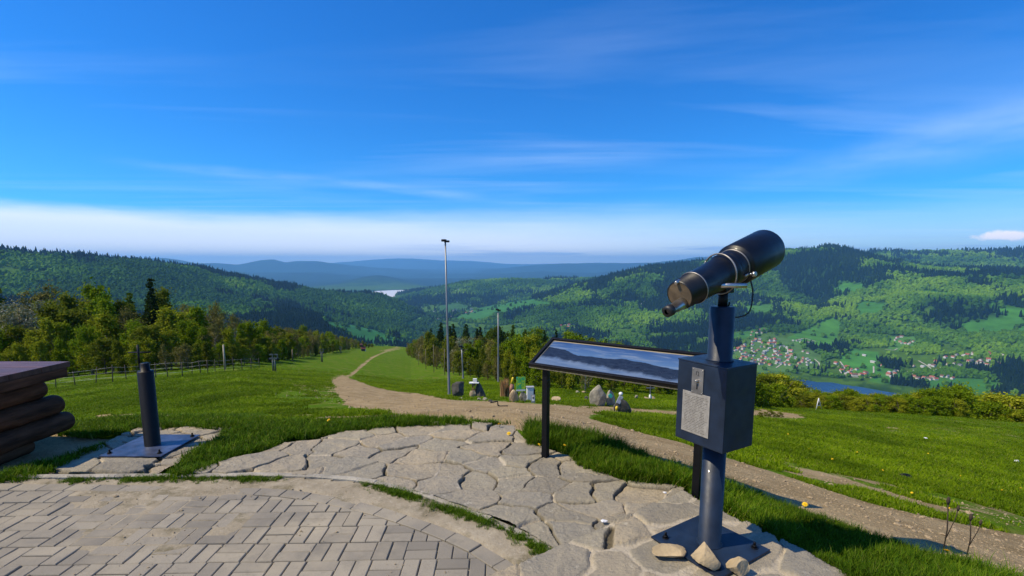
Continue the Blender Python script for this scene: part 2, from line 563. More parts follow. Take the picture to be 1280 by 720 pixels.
def rotz(a): return Matrix.Rotation(a, 4, 'Z')


# ================================================================== TERRAIN
HUB = [(418, 474), (432, 466), (450, 474), (480, 485), (530, 491), (570, 499), (640, 501), (700, 505), (760, 507), (848, 513), (980, 520), (980, 523), (848, 519), (760, 515), (738, 521), (800, 538), (860, 553), (930, 576), (1000, 598), (1100, 630), (1200, 652), (1400, 690), (1400, 760), (1200, 706), (1100, 674), (1000, 640), (900, 605), (820, 580), (740, 549), (650, 531), (560, 524), (500, 518), (440, 508), (425, 492)]
TRACK = [(498, 431.5), (502, 431.5), (468, 447), (455, 458), (441, 470), (428, 472), (441, 464), (450, 456), (463, 446)]
TRACK2 = [(470, 438), (500, 433), (505, 435), (480, 441)]
MUD = [(110, 517), (300, 518), (430, 518), (500, 517), (500, 526), (300, 526), (110, 524)]
SAND = [(-400, 560), (-100, 548), (60, 540), (145, 545), (150, 552), (100, 574), (50, 600), (-400, 610)]
PATCH = [(900, 513), (960, 512), (1010, 520), (1000, 525), (940, 520), (900, 518)]
GRAVEL = [(-300, 486), (70, 474), (150, 470), (250, 464), (330, 459), (330, 461), (250, 467), (150, 473), (70, 478), (-300, 492)]
WORN2 = [(1050, 528), (1180, 532), (1300, 540), (1300, 556), (1180, 548), (1080, 541)]
WORN3 = [(330, 484), (425, 476), (480, 500), (520, 512), (430, 514), (340, 500)]
WORN = [(930, 562), (1010, 580), (1120, 600), (1280, 640), (1400, 660), (1400, 690), (1200, 655), (1100, 634), (1000, 602), (930, 585)]

MEADOWS = [
    ([(980, 424), (1012, 410), (1040, 396), (1052, 404), (1046, 424), (1040, 438), (1010, 432), (990, 430)], (.060, .185, .022)),
    ([(1049, 447), (1067, 436), (1099, 440), (1095, 471), (1062, 468)], (.055, .19, .025)),
    ([(1086, 477), (1096, 459), (1118, 463), (1135, 474), (1110, 480)], (.05, .17, .024)),
    ([(1150, 470), (1249, 475), (1252, 492), (1160, 486)], (.045, .15, .024)),
    ([(905, 447), (930, 428), (958, 417), (986, 423), (1030, 446), (1022, 464), (950, 466), (905, 460)], (.07, .15, .035)),
    ([(1110, 420), (1145, 420), (1146, 436), (1110, 440)], (.065, .17, .03)),
    ([(1195, 405), (1260, 395), (1300, 402), (1300, 415), (1210, 420)], (.045, .15, .02)),
    ([(1238, 380), (1300, 388), (1300, 400), (1250, 393)], (.05, .17, .02)),
    ([(1150, 362), (1190, 366), (1188, 372), (1150, 368)], (.05, .16, .02)),
    ([(930, 383), (965, 380), (968, 392), (935, 396)], (.06, .17, .03)),
    ([(560, 400), (600, 385), (640, 377), (665, 374), (700, 380), (650, 388), (622, 393), (600, 402)], (.04, .14, .03)),
    ([(545, 384), (570, 378), (590, 384), (560, 392)], (.04, .11, .03)),
    ([(398, 401), (430, 404), (470, 413), (512, 428), (502, 432), (460, 434), (430, 424), (405, 412)], (.030, .125, .035)),
    ([(505, 405), (525, 396), (530, 399), (512, 409)], (.09, .2, .04)),
    ([(1066, 382), (1080, 376), (1108, 380), (1100, 392), (1075, 396)], (.045, .15, .02)),
    ([(1040, 365), (1052, 352), (1085, 356), (1070, 366)], (.05, .16, .022)),
    ([(828, 440), (868, 444), (868, 447), (835, 444)], (.25, .2, .13)),
    ([(902, 421), (930, 414), (960, 408), (962, 414), (930, 424)], (.05, .16, .03)),
]
ROADS = [
    [(984, 434), (985, 442), (988, 446), (984, 450), (976, 456), (970, 460)],
    [(1018, 449), (1024, 454), (1023, 459), (1017, 463)],
    [(1112, 447), (1116, 452), (1119, 461), (1126, 466), (1133, 470)],
    [(996, 425), (1006, 423), (1020, 427)],
    [(1049, 462), (1053, 468), (1068, 472), (1082, 472)],
    [(1092, 458), (1092, 466), (1088, 473)],
    [(1148, 451), (1160, 458), (1168, 464)],
    [(1050, 452), (1056, 460)],
    [(1106, 437), (1118, 438), (1122, 436)],
    [(1266, 478), (1267, 490)],
    [(690, 402), (700, 404), (712, 408), (722, 411)],
]


def land_cover(x, y, z, u, v):
    """-> forest density 0..1, base colour (N,3), dirt 0..1 for points in the world"""
    r = np.hypot(x, y)
    N = len(x)
    big = fbm(x / 520 + 9, y / 520, 61, 4)
    med = fbm(x / 170, y / 170, 71, 3)
    fo = np.ones(N)
    floor = (z < -372) & (r < 3300)
    azz = np.degrees(np.arctan2(x, y))
    fl = np.clip((med - .47) * 9, 0, 1)
    fl = np.where((azz < 21) & (azz > 0), np.clip((med - .36) * 9, 0, 1), fl)
    fo = np.where(floor, fl, fo)
    town = (z < -415) & (r > 3200) & (r < 5400) & (azz < 0)
    fo = np.where(town, np.clip((med - .52) * 9, 0, 1) * .6, fo)
    hedge = (np.abs(fbm(x / 210 + 5, y / 210, 66, 3) - .5) < .016) | (np.abs(fbm(x / 150 + 15, y / 260, 67, 2) - .45) < .012)
    fo = np.where((floor | town) & hedge, .75, fo)
    clear = np.clip((fbm(x / 380, y / 300, 81, 4) - .675 + np.clip(-azz * .01, 0, .06)) * 16, 0, 1) * (r > 1200)
    fo = fo * (1 - .8 * clear)
    plain = (r > 8300) & (z < -360)
    fo = np.where(plain, np.clip((fbm(x / 900, y / 500, 85, 4) - .5) * 8, 0, 1), fo)
    fc = np.array([.018, .050, .008]) * (0.75 + .6 * big[:, None])
    gc = np.array([.060, .130, .012]) * (0.75 + .5 * med[:, None])
    col = fc * fo[:, None] + gc * (1 - fo[:, None])
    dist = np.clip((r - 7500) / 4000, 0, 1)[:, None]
    col = col * (1 - dist) + np.array([.012, .030, .030]) * (.5 + big[:, None]) * dist  # distant land goes darker and bluer: aerial haze put into its colour
    mask = (r > 1100) & (r < 6500)
    for poly, c in MEADOWS:
        q = np.zeros(N)
        q[mask] = softpoly(u[mask], v[mask], poly, 1.2, .5, 8)
        fo = fo * (1 - q)
        col = col * (1 - q[:, None]) + np.array(c) * (.85 + .3 * med[:, None]) * q[:, None]
    near = r < 900
    fo = np.where(near, 0, fo)
    return fo, col, near


def build_terrain():
    azf = np.linspace(radians(-57), radians(57), 1150)
    azb = np.linspace(radians(57), radians(360 - 57), 90)[1:-1]
    AZ = np.concatenate([azf, azb])
    RR = np.concatenate([[0.35, 0.8, 1.3], np.exp(np.linspace(math.log(1.8), math.log(44000), 780))])
    nA, nR = len(AZ), len(RR)
    A, R = np.meshgrid(AZ, RR)
    x, y = (R * np.sin(A)).ravel(), (R * np.cos(A)).ravel()
    z = H(x, y)
    u, v, D = proj(x, y, z)
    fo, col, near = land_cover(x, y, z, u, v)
    r = R.ravel()
    nm = (r < 500) & (D > .5)
    dirt = np.zeros(len(x)); worn = np.zeros(len(x)); grav = np.zeros(len(x))
    un, vn = u[nm], v[nm]
    d = softpoly(un, vn, HUB, 14, 3.2, 18, 2)
    d = np.maximum(d, softpoly(un, vn, TRACK, 1.6, .6, 10, 3) * .62)
    d = np.maximum(d, softpoly(un, vn, TRACK2, 2, .8, 8, 3) * .55)
    d = np.maximum(d, softpoly(un, vn, MUD, 14, 2.0, 14, 4) * .80)
    d = np.maximum(d, softpoly(un, vn, SAND, 6, 2, 12, 5))
    d = np.maximum(d, softpoly(un, vn, PATCH, 6, 1.5, 12, 6))
    d = np.maximum(d, softpoly(un, vn, GRAVEL, 2, .6, 8, 6) * .40)
    d = np.maximum(d, softpoly(un, vn, WORN, 12, 6, 12, 6) * .5)
    d = np.maximum(d, softpoly(un, vn, WORN2, 20, 4, 12, 8) * .36)
    d = np.maximum(d, softpoly(un, vn, WORN3, 16, 5, 12, 9) * .46)
    dirt[nm] = d
    grav[nm] = softpoly(un, vn, GRAVEL, 2, .6, 8, 6)
    # keep the sheet under the paving
    azd = np.degrees(np.arctan2(x, y))
    e = np.interp(azd, [a for a, _ in EDGE], [b for _, b in EDGE])
    under = (r < e - .02)
    z = np.where(r < e + .25, z - .035 * np.clip((e + .25 - r) / .3, 0, 1), z)
    dirt = np.where(under & (r < 4) & (np.abs(azd) < 60), 1, dirt)
    V = np.stack([x, y, z], 1)
    V = np.vstack([V, [[0, 0, -.035]]])
    idx = np.arange(nR * nA).reshape(nR, nA)
    a = idx[:-1]; b = idx[1:]
    a2 = np.roll(a, -1, 1); b2 = np.roll(b, -1, 1)
    F = np.stack([a, a2, b2, b], -1).reshape(-1, 4)
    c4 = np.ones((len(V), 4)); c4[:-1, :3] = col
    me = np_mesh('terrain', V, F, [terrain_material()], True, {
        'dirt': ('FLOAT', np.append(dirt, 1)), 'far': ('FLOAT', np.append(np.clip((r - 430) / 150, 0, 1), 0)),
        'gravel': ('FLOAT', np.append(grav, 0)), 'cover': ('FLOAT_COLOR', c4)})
    o = bpy.data.objects.new('terrain', me)
    link(o); tag(o, kind='structure')
    return o


def terrain_material():
    m, t, out = new_mat('meadow, dirt and hillside')
    pos = t.node('ShaderNodeNewGeometry').outputs['Position']
    dirt = t.attr('dirt').outputs['Fac']
    far = t.attr('far').outputs['Fac']
    cover = t.attr('cover').outputs['Color']
    # grass
    n1 = t.noise(pos, .35, 5, .6)
    n2 = t.noise(pos, 9.0, 5, .7)
    n3 = t.noise(pos, 55.0, 3, .6)
    g = t.mix(t.rng(n1, .3, .7), (.070, .150, .003), (.115, .21, .005))
    g = t.mix(t.rng(n2, .35, .75), g, (.028, .066, .008))
    g = t.mix(t.rng(n3, .45, .8, 0, .7), g, (.13, .19, .02))
    dry = t.noise(pos, .9, 6, .62)
    g = t.mix(t.rng(dry, .52, .68, 0, .65), g, (.21, .17, .06))
    # dirt
    d = t.mix(t.rng(t.noise(pos, 1.4, 7, .7), .33, .67), (.235, .17, .085), (.44, .34, .195))
    d = t.mix(t.rng(t.noise(pos, 38, 4, .7), .42, .72, 0, .65), d, (.22, .155, .085))
    vor = t.node('ShaderNodeTexVoronoi', {'Vector': pos, 'Scale': 24.0}, feature='F1')
    d = t.mix(t.rng(vor.outputs['Distance'], .06, .2, .7, 0), d, (.52, .44, .32))
    d = t.mix(t.attr('gravel').outputs['Fac'], d, (.20, .19, .17))
    # ragged border between them
    rag = t.math('ADD', dirt, t.math('ADD', t.math('MULTIPLY', t.math('SUBTRACT', t.noise(pos, 1.7, 7, .68), .5), 1.1), t.math('MULTIPLY', t.math('SUBTRACT', t.noise(pos, .28, 4, .6), .5), .8)))
    df = t.rng(rag, .42, .58, 0, 1, True)
    near = t.mix(df, g, d)
    fn = t.mix(t.rng(t.noise(pos, .02, 6, .65), .35, .65), (.82, .82, .82), (1.2, 1.2, 1.2))
    cv = t.mix(1.0, cover, fn, 'MULTIPLY')
    c = t.mix(far, near, cv)
    bs = t.node('ShaderNodeBsdfPrincipled', {'Base Color': c, 'Roughness': 1.0, 'Specular IOR Level': .02})
    h = t.math('ADD', t.math('MULTIPLY', n3, .5), t.math('ADD', t.math('MULTIPLY', n2, 1.2), t.math('MULTIPLY', t.rng(vor.outputs['Distance'], 0, .3, .5, 0), df)))
    bp = t.node('ShaderNodeBump', {'Height': h, 'Strength': .8, 'Distance': .045})
    t.l.new(bp.outputs[0], bs.inputs['Normal'])
    t.l.new(bs.outputs[0], out.inputs[0])
    return m


terrain = build_terrain()


def build_water():
    m, t, out = new_mat('lake water')
    pos = t.node('ShaderNodeNewGeometry').outputs['Position']
    bs = t.node('ShaderNodeBsdfPrincipled', {'Base Color': (.012, .035, .085, 1), 'Roughness': .12, 'IOR': 1.33})
    bp = t.node('ShaderNodeBump', {'Height': t.noise(t.scaled(pos, (1, .3, 1)), .06, 4), 'Strength': .25, 'Distance': 4.0})
    t.l.new(bp.outputs[0], bs.inputs['Normal'])
    t.l.new(bs.outputs[0], out.inputs[0])

    def sheet(name, pts, z, mat):
        me = bpy.data.meshes.new(name)
        me.from_pydata([(p[0], p[1], z) for p in pts], [], [list(range(len(pts)))])
        me.materials.append(mat); me.update()
        if me.polygons[0].normal.z < 0: me.flip_normals()
        tag(link(bpy.data.objects.new(name, me)), kind='structure')
    far = [at_z(u, v, -440) for u, v in [(940, 468), (968, 471), (996, 474.5), (1008, 475), (1021, 477.5), (1040, 478), (1055, 481), (1078, 484), (1099, 488), (1118, 491), (1136, 496), (1180, 504)]]
    nearp = [(p[0] * .72, p[1] * .72) for p in reversed(far)]
    sheet('lake_water', [(p[0], p[1]) for p in far] + nearp, -440, m)
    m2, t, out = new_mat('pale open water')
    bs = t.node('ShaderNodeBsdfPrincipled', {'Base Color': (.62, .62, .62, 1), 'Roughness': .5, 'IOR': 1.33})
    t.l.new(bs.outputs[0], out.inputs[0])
    arc = []
    for az, rr in [(-18, 5950), (-17, 7000), (-15.6, 7850), (-14, 8000), (-12.5, 8060), (-11, 8090), (-9.5, 8060), (-8, 8150), (-3, 8100), (-3, 6000)]:
        arc.append((rr * sin(radians(az)), rr * cos(radians(az))))
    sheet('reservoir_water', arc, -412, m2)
    sheet('river_water', [at_z(u, v, -430) for u, v in [(516, 379), (524, 378), (536, 381), (534, 384), (524, 386), (517, 384)]], -430, m)
    sheet('stream_water', [at_z(u, v, -431) for u, v in [(514, 408), (517, 402), (521, 399), (522, 404), (519, 408)]], -431, m2)


build_water()


def ribbon_road(name, pix, w, mat):
    pts = [on_ground(u, v, 1300) for u, v in pix]
    pts = [Vector(p) for p in pts if p]
    dense = []
    for a, b in zip(pts[:-1], pts[1:]):
        for k in range(8):
            dense.append(a.lerp(b, k / 8))
    dense.append(pts[-1])
    vs, fs = [], []
    for i, p in enumerate(dense):
        d = dense[min(i + 1, len(dense) - 1)] - dense[max(0, i - 1)]
        n = Vector((-d.y, d.x, 0)).normalized() * w / 2
        for q in (p - n, p + n):
            vs.append((q.x, q.y, float(H(q.x, q.y)[0]) + 1.2))
    for i in range(len(dense) - 1):
        fs.append((2 * i, 2 * i + 1, 2 * i + 3, 2 * i + 2))
    me = bpy.data.meshes.new(name); me.from_pydata(vs, [], fs); me.materials.append(mat); me.update()
    tag(link(bpy.data.objects.new(name, me)), kind='structure')


road_mat = pbr('pale village road', (.42, .39, .33), .9, var=.1, scale=.02)
for rd in ROADS:
    ribbon_road('village_road', rd, 5.0, road_mat)

# ================================================================== PAVING
PAVE = [(-9, 3.46), (-3.79, 3.40), (-2.08, 3.34), (-1.60, 3.30), (-1.38, 3.235), (-.956, 3.09), (-.636, 2.92), (-.392, 2.775), (-.19, 2.63), (0.0, 2.44), (.15, 2.25), (.42, 1.80), (.58, 1.2), (.72, .4), (.75, -.6), (.7, -3), (-9, -3)]
KERB = [(-9, 3.47), (-3.83, 3.46), (-2.44, 3.48), (-1.70, 3.50), (-1.17, 3.425), (-.773, 3.265), (-.32, 2.985), (.066, 2.69), (.214, 2.52), (.44, 2.22), (.75, 1.7), (.98, 1.1), (1.1, .4), (1.15, -.6), (1.1, -3)]


def clip_convex(poly, region):
    out = poly
    n = len(region)
    cx = sum(p[0] for p in region) / n; cy = sum(p[1] for p in region) / n
    for i in range(n):
        a, b = region[i], region[(i + 1) % n]
        ex, ey = b[0] - a[0], b[1] - a[1]
        s = 1 if (ex * (cy - a[1]) - ey * (cx - a[0])) > 0 else -1
        f = lambda p: s * (ex * (p[1] - a[1]) - ey * (p[0] - a[0]))
        res = []
        for j in range(len(out)):
            p, q = out[j], out[(j + 1) % len(out)]
            fp, fq = f(p), f(q)
            if fp >= 0: res.append(p)
            if (fp >= 0) != (fq >= 0):
                t = fp / (fp - fq)
                res.append((p[0] + (q[0] - p[0]) * t, p[1] + (q[1] - p[1]) * t))
        out = res
        if len(out) < 3: return []
    return out


def area(p):
    return .5 * sum(p[i][0] * p[(i + 1) % len(p)][1] - p[(i + 1) % len(p)][0] * p[i][1] for i in range(len(p)))


def inset(poly, d):
    if area(poly) < 0: poly = poly[::-1]
    n = len(poly); out = []
    for i in range(n):
        a, b, c = poly[i - 1], poly[i], poly[(i + 1) % n]
        e1 = Vector((b[0] - a[0], b[1] - a[1])); e2 = Vector((c[0] - b[0], c[1] - b[1]))
        if e1.length < 1e-5 or e2.length < 1e-5: continue
        e1.normalize(); e2.normalize()
        n1 = Vector((-e1.y, e1.x)); n2 = Vector((-e2.y, e2.x))
        m = n1 + n2
        k = d / max(.35, m.dot(n1)) if m.length > 1e-4 else 0
        out.append((b[0] + m.x * k, b[1] + m.y * k))
    return out


def offset_curve(pts, d):
    out = []
    for i, p in enumerate(pts):
        a = pts[max(0, i - 1)]; b = pts[min(len(pts) - 1, i + 1)]
        t = Vector((b[0] - a[0], b[1] - a[1])).normalized()
        out.append((p[0] + t.y * -d, p[1] + t.x * d))
    return out


def resample(pts, step):
    ps = [Vector(p) for p in pts]
    # chaikin
    for _ in range(2):
        q = [ps[0]]
        for a, b in zip(ps[:-1], ps[1:]):
            q += [a.lerp(b, .25), a.lerp(b, .75)]
        q.append(ps[-1]); ps = q
    out = [ps[0]]; acc = 0
    for a, b in zip(ps[:-1], ps[1:]):
        Ld = (b - a).length; pos = 0
        while acc + (Ld - pos) >= step:
            pos += step - acc; acc = 0
            out.append(a.lerp(b, pos / Ld))
        acc += Ld - pos
    return [(p.x, p.y) for p in out]


def block(mb, poly, top, h=.05, bev=.004):
    poly = inset(poly, .0028)
    if len(poly) < 3 or abs(area(poly)) < 3e-4: return
    if area(poly) < 0: poly = poly[::-1]
    n = len(poly)
    tin = inset(poly, bev)
    if len(tin) != n: return
    tx, ty = RNG.gauss(0, .004), RNG.gauss(0, .004)
    c = poly[0]
    zf = lambda p: top + (p[0] - c[0]) * tx + (p[1] - c[1]) * ty
    vs = [(p[0], p[1], zf(p) - h) for p in poly] + [(p[0], p[1], zf(p) - bev) for p in poly] + [(p[0], p[1], zf(p)) for p in tin]
    fs = [tuple(2 * n + i for i in range(n))]
    for i in range(n):
        j = (i + 1) % n
        fs.append((i, j, n + j, n + i)); fs.append((n + i, n + j, 2 * n + j, 2 * n + i))
    mb.add(vs, fs)


def build_pavers():
    mb = MB()
    border = resample(PAVE[:-2], .2)
    inner = offset_curve(border, -.105)
    region = [(-9, 3.35)] + [p for p in inner if p[0] > -8.8] + [(.60, -3), (-9, -3)]
    # basket weave
    a = radians(1.5)
    ca, sa = cos(a), sin(a)
    s = .0885
    for i in range(-52, 10):
        for j in range(-12, 24):
            X0, Y0 = i * 2 * s, j * 2 * s
            if not (-8.6 < X0 < 1.2 and -1.2 < Y0 < 3.9): continue
            X0 += (j % 2) * 0.012
            if (i + j) % 2:
                rects = [(0, 0, 2 * s, s), (0, s, 2 * s, 2 * s)]
            else:
                rects = [(0, 0, s, 2 * s), (s, 0, 2 * s, 2 * s)]
            for (x0, y0, x1, y1) in rects:
                jx, jy = RNG.gauss(0, .0012), RNG.gauss(0, .0012)
                q = [(X0 + x + jx, Y0 + y + jy) for x, y in ((x0, y0), (x1, y0), (x1, y1), (x0, y1))]
                q = [(x * ca - y * sa, x * sa + y * ca) for x, y in q]
                q = clip_convex(q, region)
                if q: block(mb, q, RNG.gauss(0, .0018))
    for i in range(len(border) - 1):
        q = [inner[i], border[i], border[i + 1], inner[i + 1]]
        if border[i][1] > -1.2: block(mb, q, RNG.gauss(.001, .002))
    m, t, out = new_mat('grey concrete pavers')
    pos = t.node('ShaderNodeNewGeometry').outputs['Position']
    ri = t.node('ShaderNodeNewGeometry').outputs['Random Per Island']
    c = t.mix(t.rng(ri, 0, 1), (.20, .18, .145), (.34, .30, .23))
    c = t.mix(t.rng(t.noise(pos, 120, 4, .7), .3, .72, 0, .55), c, (.17, .155, .13))
    c = t.mix(t.rng(t.noise(pos, 1.3, 5, .6), .46, .68, 0, .55), c, (.45, .385, .27))
    c = t.mix(t.rng(t.noise(pos, 5, 7, .75), .50, .72, 0, .55), c, (.13, .12, .10))
    c = t.mix(t.rng(t.noise(pos, .7, 4, .6), .45, .7, 0, .5), c, (.17, .155, .13))
    bs = t.node('ShaderNodeBsdfPrincipled', {'Base Color': c, 'Roughness': .88, 'Specular IOR Level': .25})
    bp = t.node('ShaderNodeBump', {'Height': t.noise(pos, 160, 5, .7), 'Strength': .55, 'Distance': .006})
    t.l.new(bp.outputs[0], bs.inputs['Normal']); t.l.new(bs.outputs[0], out.inputs[0])
    tag(mb.build('paver_pavement', m), kind='structure')


sand_m, _t, _out = new_mat('drifted sand')
_pos = _t.node('ShaderNodeNewGeometry').outputs['Position']
_c = _t.mix(_t.rng(_t.noise(_pos, 5, 6, .65), .3, .7), (.235, .20, .14), (.37, .32, .235))
_c = _t.mix(_t.rng(_t.noise(_pos, 70, 4, .7), .5, .75, 0, .6), _c, (.22, .17, .11))
_c = _t.mix(_t.rng(_t.noise(_pos, 3.2, 7, .72), .50, .62, 0, .75), _c, (.12, .105, .06))
_c = _t.mix(_t.rng(_t.noise(_pos, 26, 5, .7), .55, .7, 0, .6), _c, (.42, .37, .29))
_b = _t.node('ShaderNodeBsdfPrincipled', {'Base Color': _c, 'Roughness': .95, 'Specular IOR Level': .1})
_bp = _t.node('ShaderNodeBump', {'Height': _t.noise(_pos, 60, 6, .7), 'Strength': .6, 'Distance': .012})
_t.l.new(_bp.outputs[0], _b.inputs['Normal']); _t.l.new(_b.outputs[0], _out.inputs[0])


def build_sand():
    # bedding sand: grid sheet, a little proud of the joints where sand has drifted
    xs = np.arange(-9, 1.35, .03); ys = np.arange(-1.5, 3.6, .03)
    X, Y = np.meshgrid(xs, ys)
    k = np.array([(p[0], p[1]) for p in KERB])
    poly = KERB + [(-9, -3)]
    ins = inpoly(X, Y, poly)
    border = PAVE
    inp = inpoly(X, Y, border)
    z = np.where(inp, -.0075 + .016 * np.clip((fbm(X * 1.3, Y * 2.2, 5, 4) - .55) * 5, -.3, 1) + .0, .002 + (fbm(X * 4, Y * 4, 9, 4) - .5) * .022)
    z = np.minimum(z, np.where(inp, -.0015, .02))
    z = z + np.where(inp & (Y > 3.2) & (X < -1.5), .004, 0)
    V = np.stack([X, Y, z], -1).reshape(-1, 3)
    n = len(xs)
    idx = np.arange(len(V)).reshape(X.shape)
    F = np.stack([idx[:-1, :-1], idx[:-1, 1:], idx[1:, 1:], idx[1:, :-1]], -1)
    keep = ins[:-1, :-1] & ins[:-1, 1:] & ins[1:, 1:] & ins[1:, :-1]
    me = np_mesh('sand_bed', V, F[keep], [sand_m], True)
    tag(link(bpy.data.objects.new('sand_bed', me)), kind='structure')


def build_kerb():
    mb = MB()
    k = resample(KERB, .05)
    k2 = offset_curve(k, .055)
    seg = 20
    for i0 in range(0, len(k) - 1, seg):
        i1 = min(i0 + seg, len(k) - 1)
        j = [RNG.gauss(0, .003), RNG.gauss(0, .003), RNG.gauss(.012, .004)]
        vs = []; fs = []
        n = i1 - i0 + 1
        for q in range(i0, i1 + 1):
            e = .004 if q == i0 else (-.004 if q == i1 else 0)
            for (p, zz, o) in ((k[q], -.08, 0), (k[q], .0, 0), (k[q], .0, .18), (k2[q], .0, -.18), (k2[q], 0, 0), (k2[q], -.08, 0)):
                pp = (p[0], p[1])
                dx, dy = k2[q][0] - k[q][0], k2[q][1] - k[q][1]
                ztop = j[2] + (fbm(np.array([q * .3]), np.array([i0]), 3, 2)[0] - .5) * .008
                zv = -.08 if zz < 0 else (ztop if o else ztop - .006)
                vs.append((pp[0] + dx * o + j[0], pp[1] + dy * o + j[1], zv))
        for q in range(n - 1):
            for w in range(5):
                a = q * 6 + w
                fs.append((a, a + 1, a + 7, a + 6))
        fs.append(tuple(range(6))); fs.append(tuple((n - 1) * 6 + w for w in reversed(range(6))))
        mb.add(vs, fs)
    tag(mb.build('kerb_edging', pbr('weathered concrete kerb', (.34, .31, .25), .9, var=.2, scale=7, bump=.6, bscale=60)), kind='structure')


def stone_field(name, region, x0, x1, y0, y1, cell, step, base=0.0, seed=1, angle=0.0, mortar=.5, gap=.014, hvar=.007, aniso=(1., 1.), sites_extra=None, edge_noise=.035, skirt=None, flat=None):
    """flagstones laid as crazy paving: a fine sheet with one raised slab per cell"""
    g = np.random.default_rng(seed)
    ca, sa = cos(angle), sin(angle)
    xs = np.arange(x0, x1, step); ys = np.arange(y0, y1, step)
    X, Y = np.meshgrid(xs, ys)
    U = (X * ca + Y * sa) / aniso[0]; W = (-X * sa + Y * ca) / aniso[1]
    Uw = U + (fbm(U * 4, W * 4, seed, 3) - .5) * .16; Ww = W + (fbm(U * 4 + 50, W * 4, seed + 5, 3) - .5) * .16
    u0, u1, w0, w1 = U.min() - cell, U.max() + cell, W.min() - cell, W.max() + cell
    sites = []
    nu, nw = int((u1 - u0) / cell) + 1, int((w1 - w0) / cell) + 1
    for i in range(nu):
        for j in range(nw):
            if g.random() < .15: continue
            sites.append((u0 + (i + .5 + g.uniform(-.42, .42) + (j % 2) * .5) * cell, w0 + (j + .5 + g.uniform(-.42, .42)) * cell))
    sites = np.array(sites)
    d1 = np.full(X.shape, 1e9); d2 = np.full(X.shape, 1e9); d3 = np.full(X.shape, 1e9)
    id1 = np.zeros(X.shape, int); id2 = np.zeros(X.shape, int)
    for k, (a, b) in enumerate(sites):
        m = (np.abs(Uw - a) < cell * 2.6) & (np.abs(Ww - b) < cell * 2.6)
        if not m.any(): continue
        d = (Uw[m] - a) ** 2 + (Ww[m] - b) ** 2
        e1 = d1[m]; e2 = d2[m]
        i1 = id1[m]; i2 = id2[m]
        c1 = d < e1; c2 = (~c1) & (d < e2)
        n2 = np.where(c1, e1, np.where(c2, d, e2)); ni2 = np.where(c1, i1, np.where(c2, k, i2))
        d2[m] = n2; id2[m] = ni2
        d1[m] = np.where(c1, d, e1); id1[m] = np.where(c1, k, i1)
    s1, s2 = sites[id1], sites[id2]
    sep = np.hypot(s1[..., 0] - s2[..., 0], s1[..., 1] - s2[..., 1]) + 1e-6
    ed = (d2 - d1) / (2 * sep)            # distance to the joint
    K = len(sites)
    h = g.normal(0, hvar, K); tx = g.normal(0, .016, K); ty = g.normal(0, .016, K)
    rad = g.uniform(.6, 1.8, K)
    fill = g.random((K + 1, K + 1))
    pair = (np.minimum(id1, id2) * 7919 + np.maximum(id1, id2) * 104729) % 9973 / 9973.
    openj = pair > mortar                # some joints stand open, some are filled
    wj = gap * (.15 + 1.3 * vnoise(X * 6, Y * 6, seed + 3)) * np.where(openj, .8, .9)
    top = base + h[id1] + tx[id1] * (Uw - s1[..., 0]) + ty[id1] * (Ww - s1[..., 1])
    rough = (fbm(X * 5, Y * 5, seed + 7, 4) - .5) * .022 + (fbm(X * 26, Y * 26, seed + 8, 3) - .5) * .0065
    # bedding layers of split stone
    lay = np.floor((fbm(X * 2.2, Y * 2.2, seed + 12, 3) + (id1 * .137) % 1.0) * 6) * .003
    top = top + rough + lay - .01
    bevel = np.clip((ed - wj) / .0045, 0, 1)
    jointz = np.where(openj, base - .026, base - .006 + (fbm(X * 20, Y * 20, seed + 9, 3) - .5) * .012)
    z = jointz + (top - jointz) * bevel ** .7
    if flat:
        fw = np.clip((.40 - np.hypot(X - flat[0], Y - flat[1])) / .08, 0, 1)
        z = z * (1 - fw) + np.minimum(z, flat[2]) * fw
    regx = X + (fbm(X * 5, Y * 5, seed + 13, 3) - .5) * edge_noise * 2; regy = Y + (fbm(X * 5 + 9, Y * 5, seed + 14, 3) - .5) * edge_noise * 2
    ins = inpoly(regx, regy, region)
    colr = g.uniform(0, 1, K)[id1]
    moss = np.where(openj, 1, 0) * (1 - bevel)
    mort = np.where(openj, 0, 1) * (1 - bevel)
    V = np.stack([X, Y, z], -1).reshape(-1, 3)
    idx = np.arange(len(V)).reshape(X.shape)
    F = np.stack([idx[:-1, :-1], idx[:-1, 1:], idx[1:, 1:], idx[1:, :-1]], -1)
    keep = ins[:-1, :-1] & ins[:-1, 1:] & ins[1:, 1:] & ins[1:, :-1]
    F = F[keep]
    if skirt:
        # vertical rim all round the slab edge
        from collections import Counter
        E = np.concatenate([F[:, [0, 1]], F[:, [1, 2]], F[:, [2, 3]], F[:, [3, 0]]])
        key = np.sort(E, 1); kk = key[:, 0].astype(np.int64) * len(V) + key[:, 1]
        uq, inv, cnt = np.unique(kk, return_inverse=True, return_counts=True)
        be = E[cnt[inv] == 1]
        low = V[be.ravel()].copy(); low[:, 2] = base - skirt
        off = len(V)
        V = np.vstack([V, low])
        i = np.arange(len(be))
        F = np.vstack([F, np.stack([be[:, 1], be[:, 0], off + 2 * i, off + 2 * i + 1], 1)])
        pad = lambda a: np.concatenate([a.ravel(), a.ravel()[be.ravel()]])
    else:
        pad = lambda a: a.ravel()
    me = np_mesh(name, V, F, [stone_mat], True, {'tone': ('FLOAT', pad(colr)), 'soil': ('FLOAT', pad(moss.astype(float))), 'mortar': ('FLOAT', pad(mort.astype(float)))})
    return me


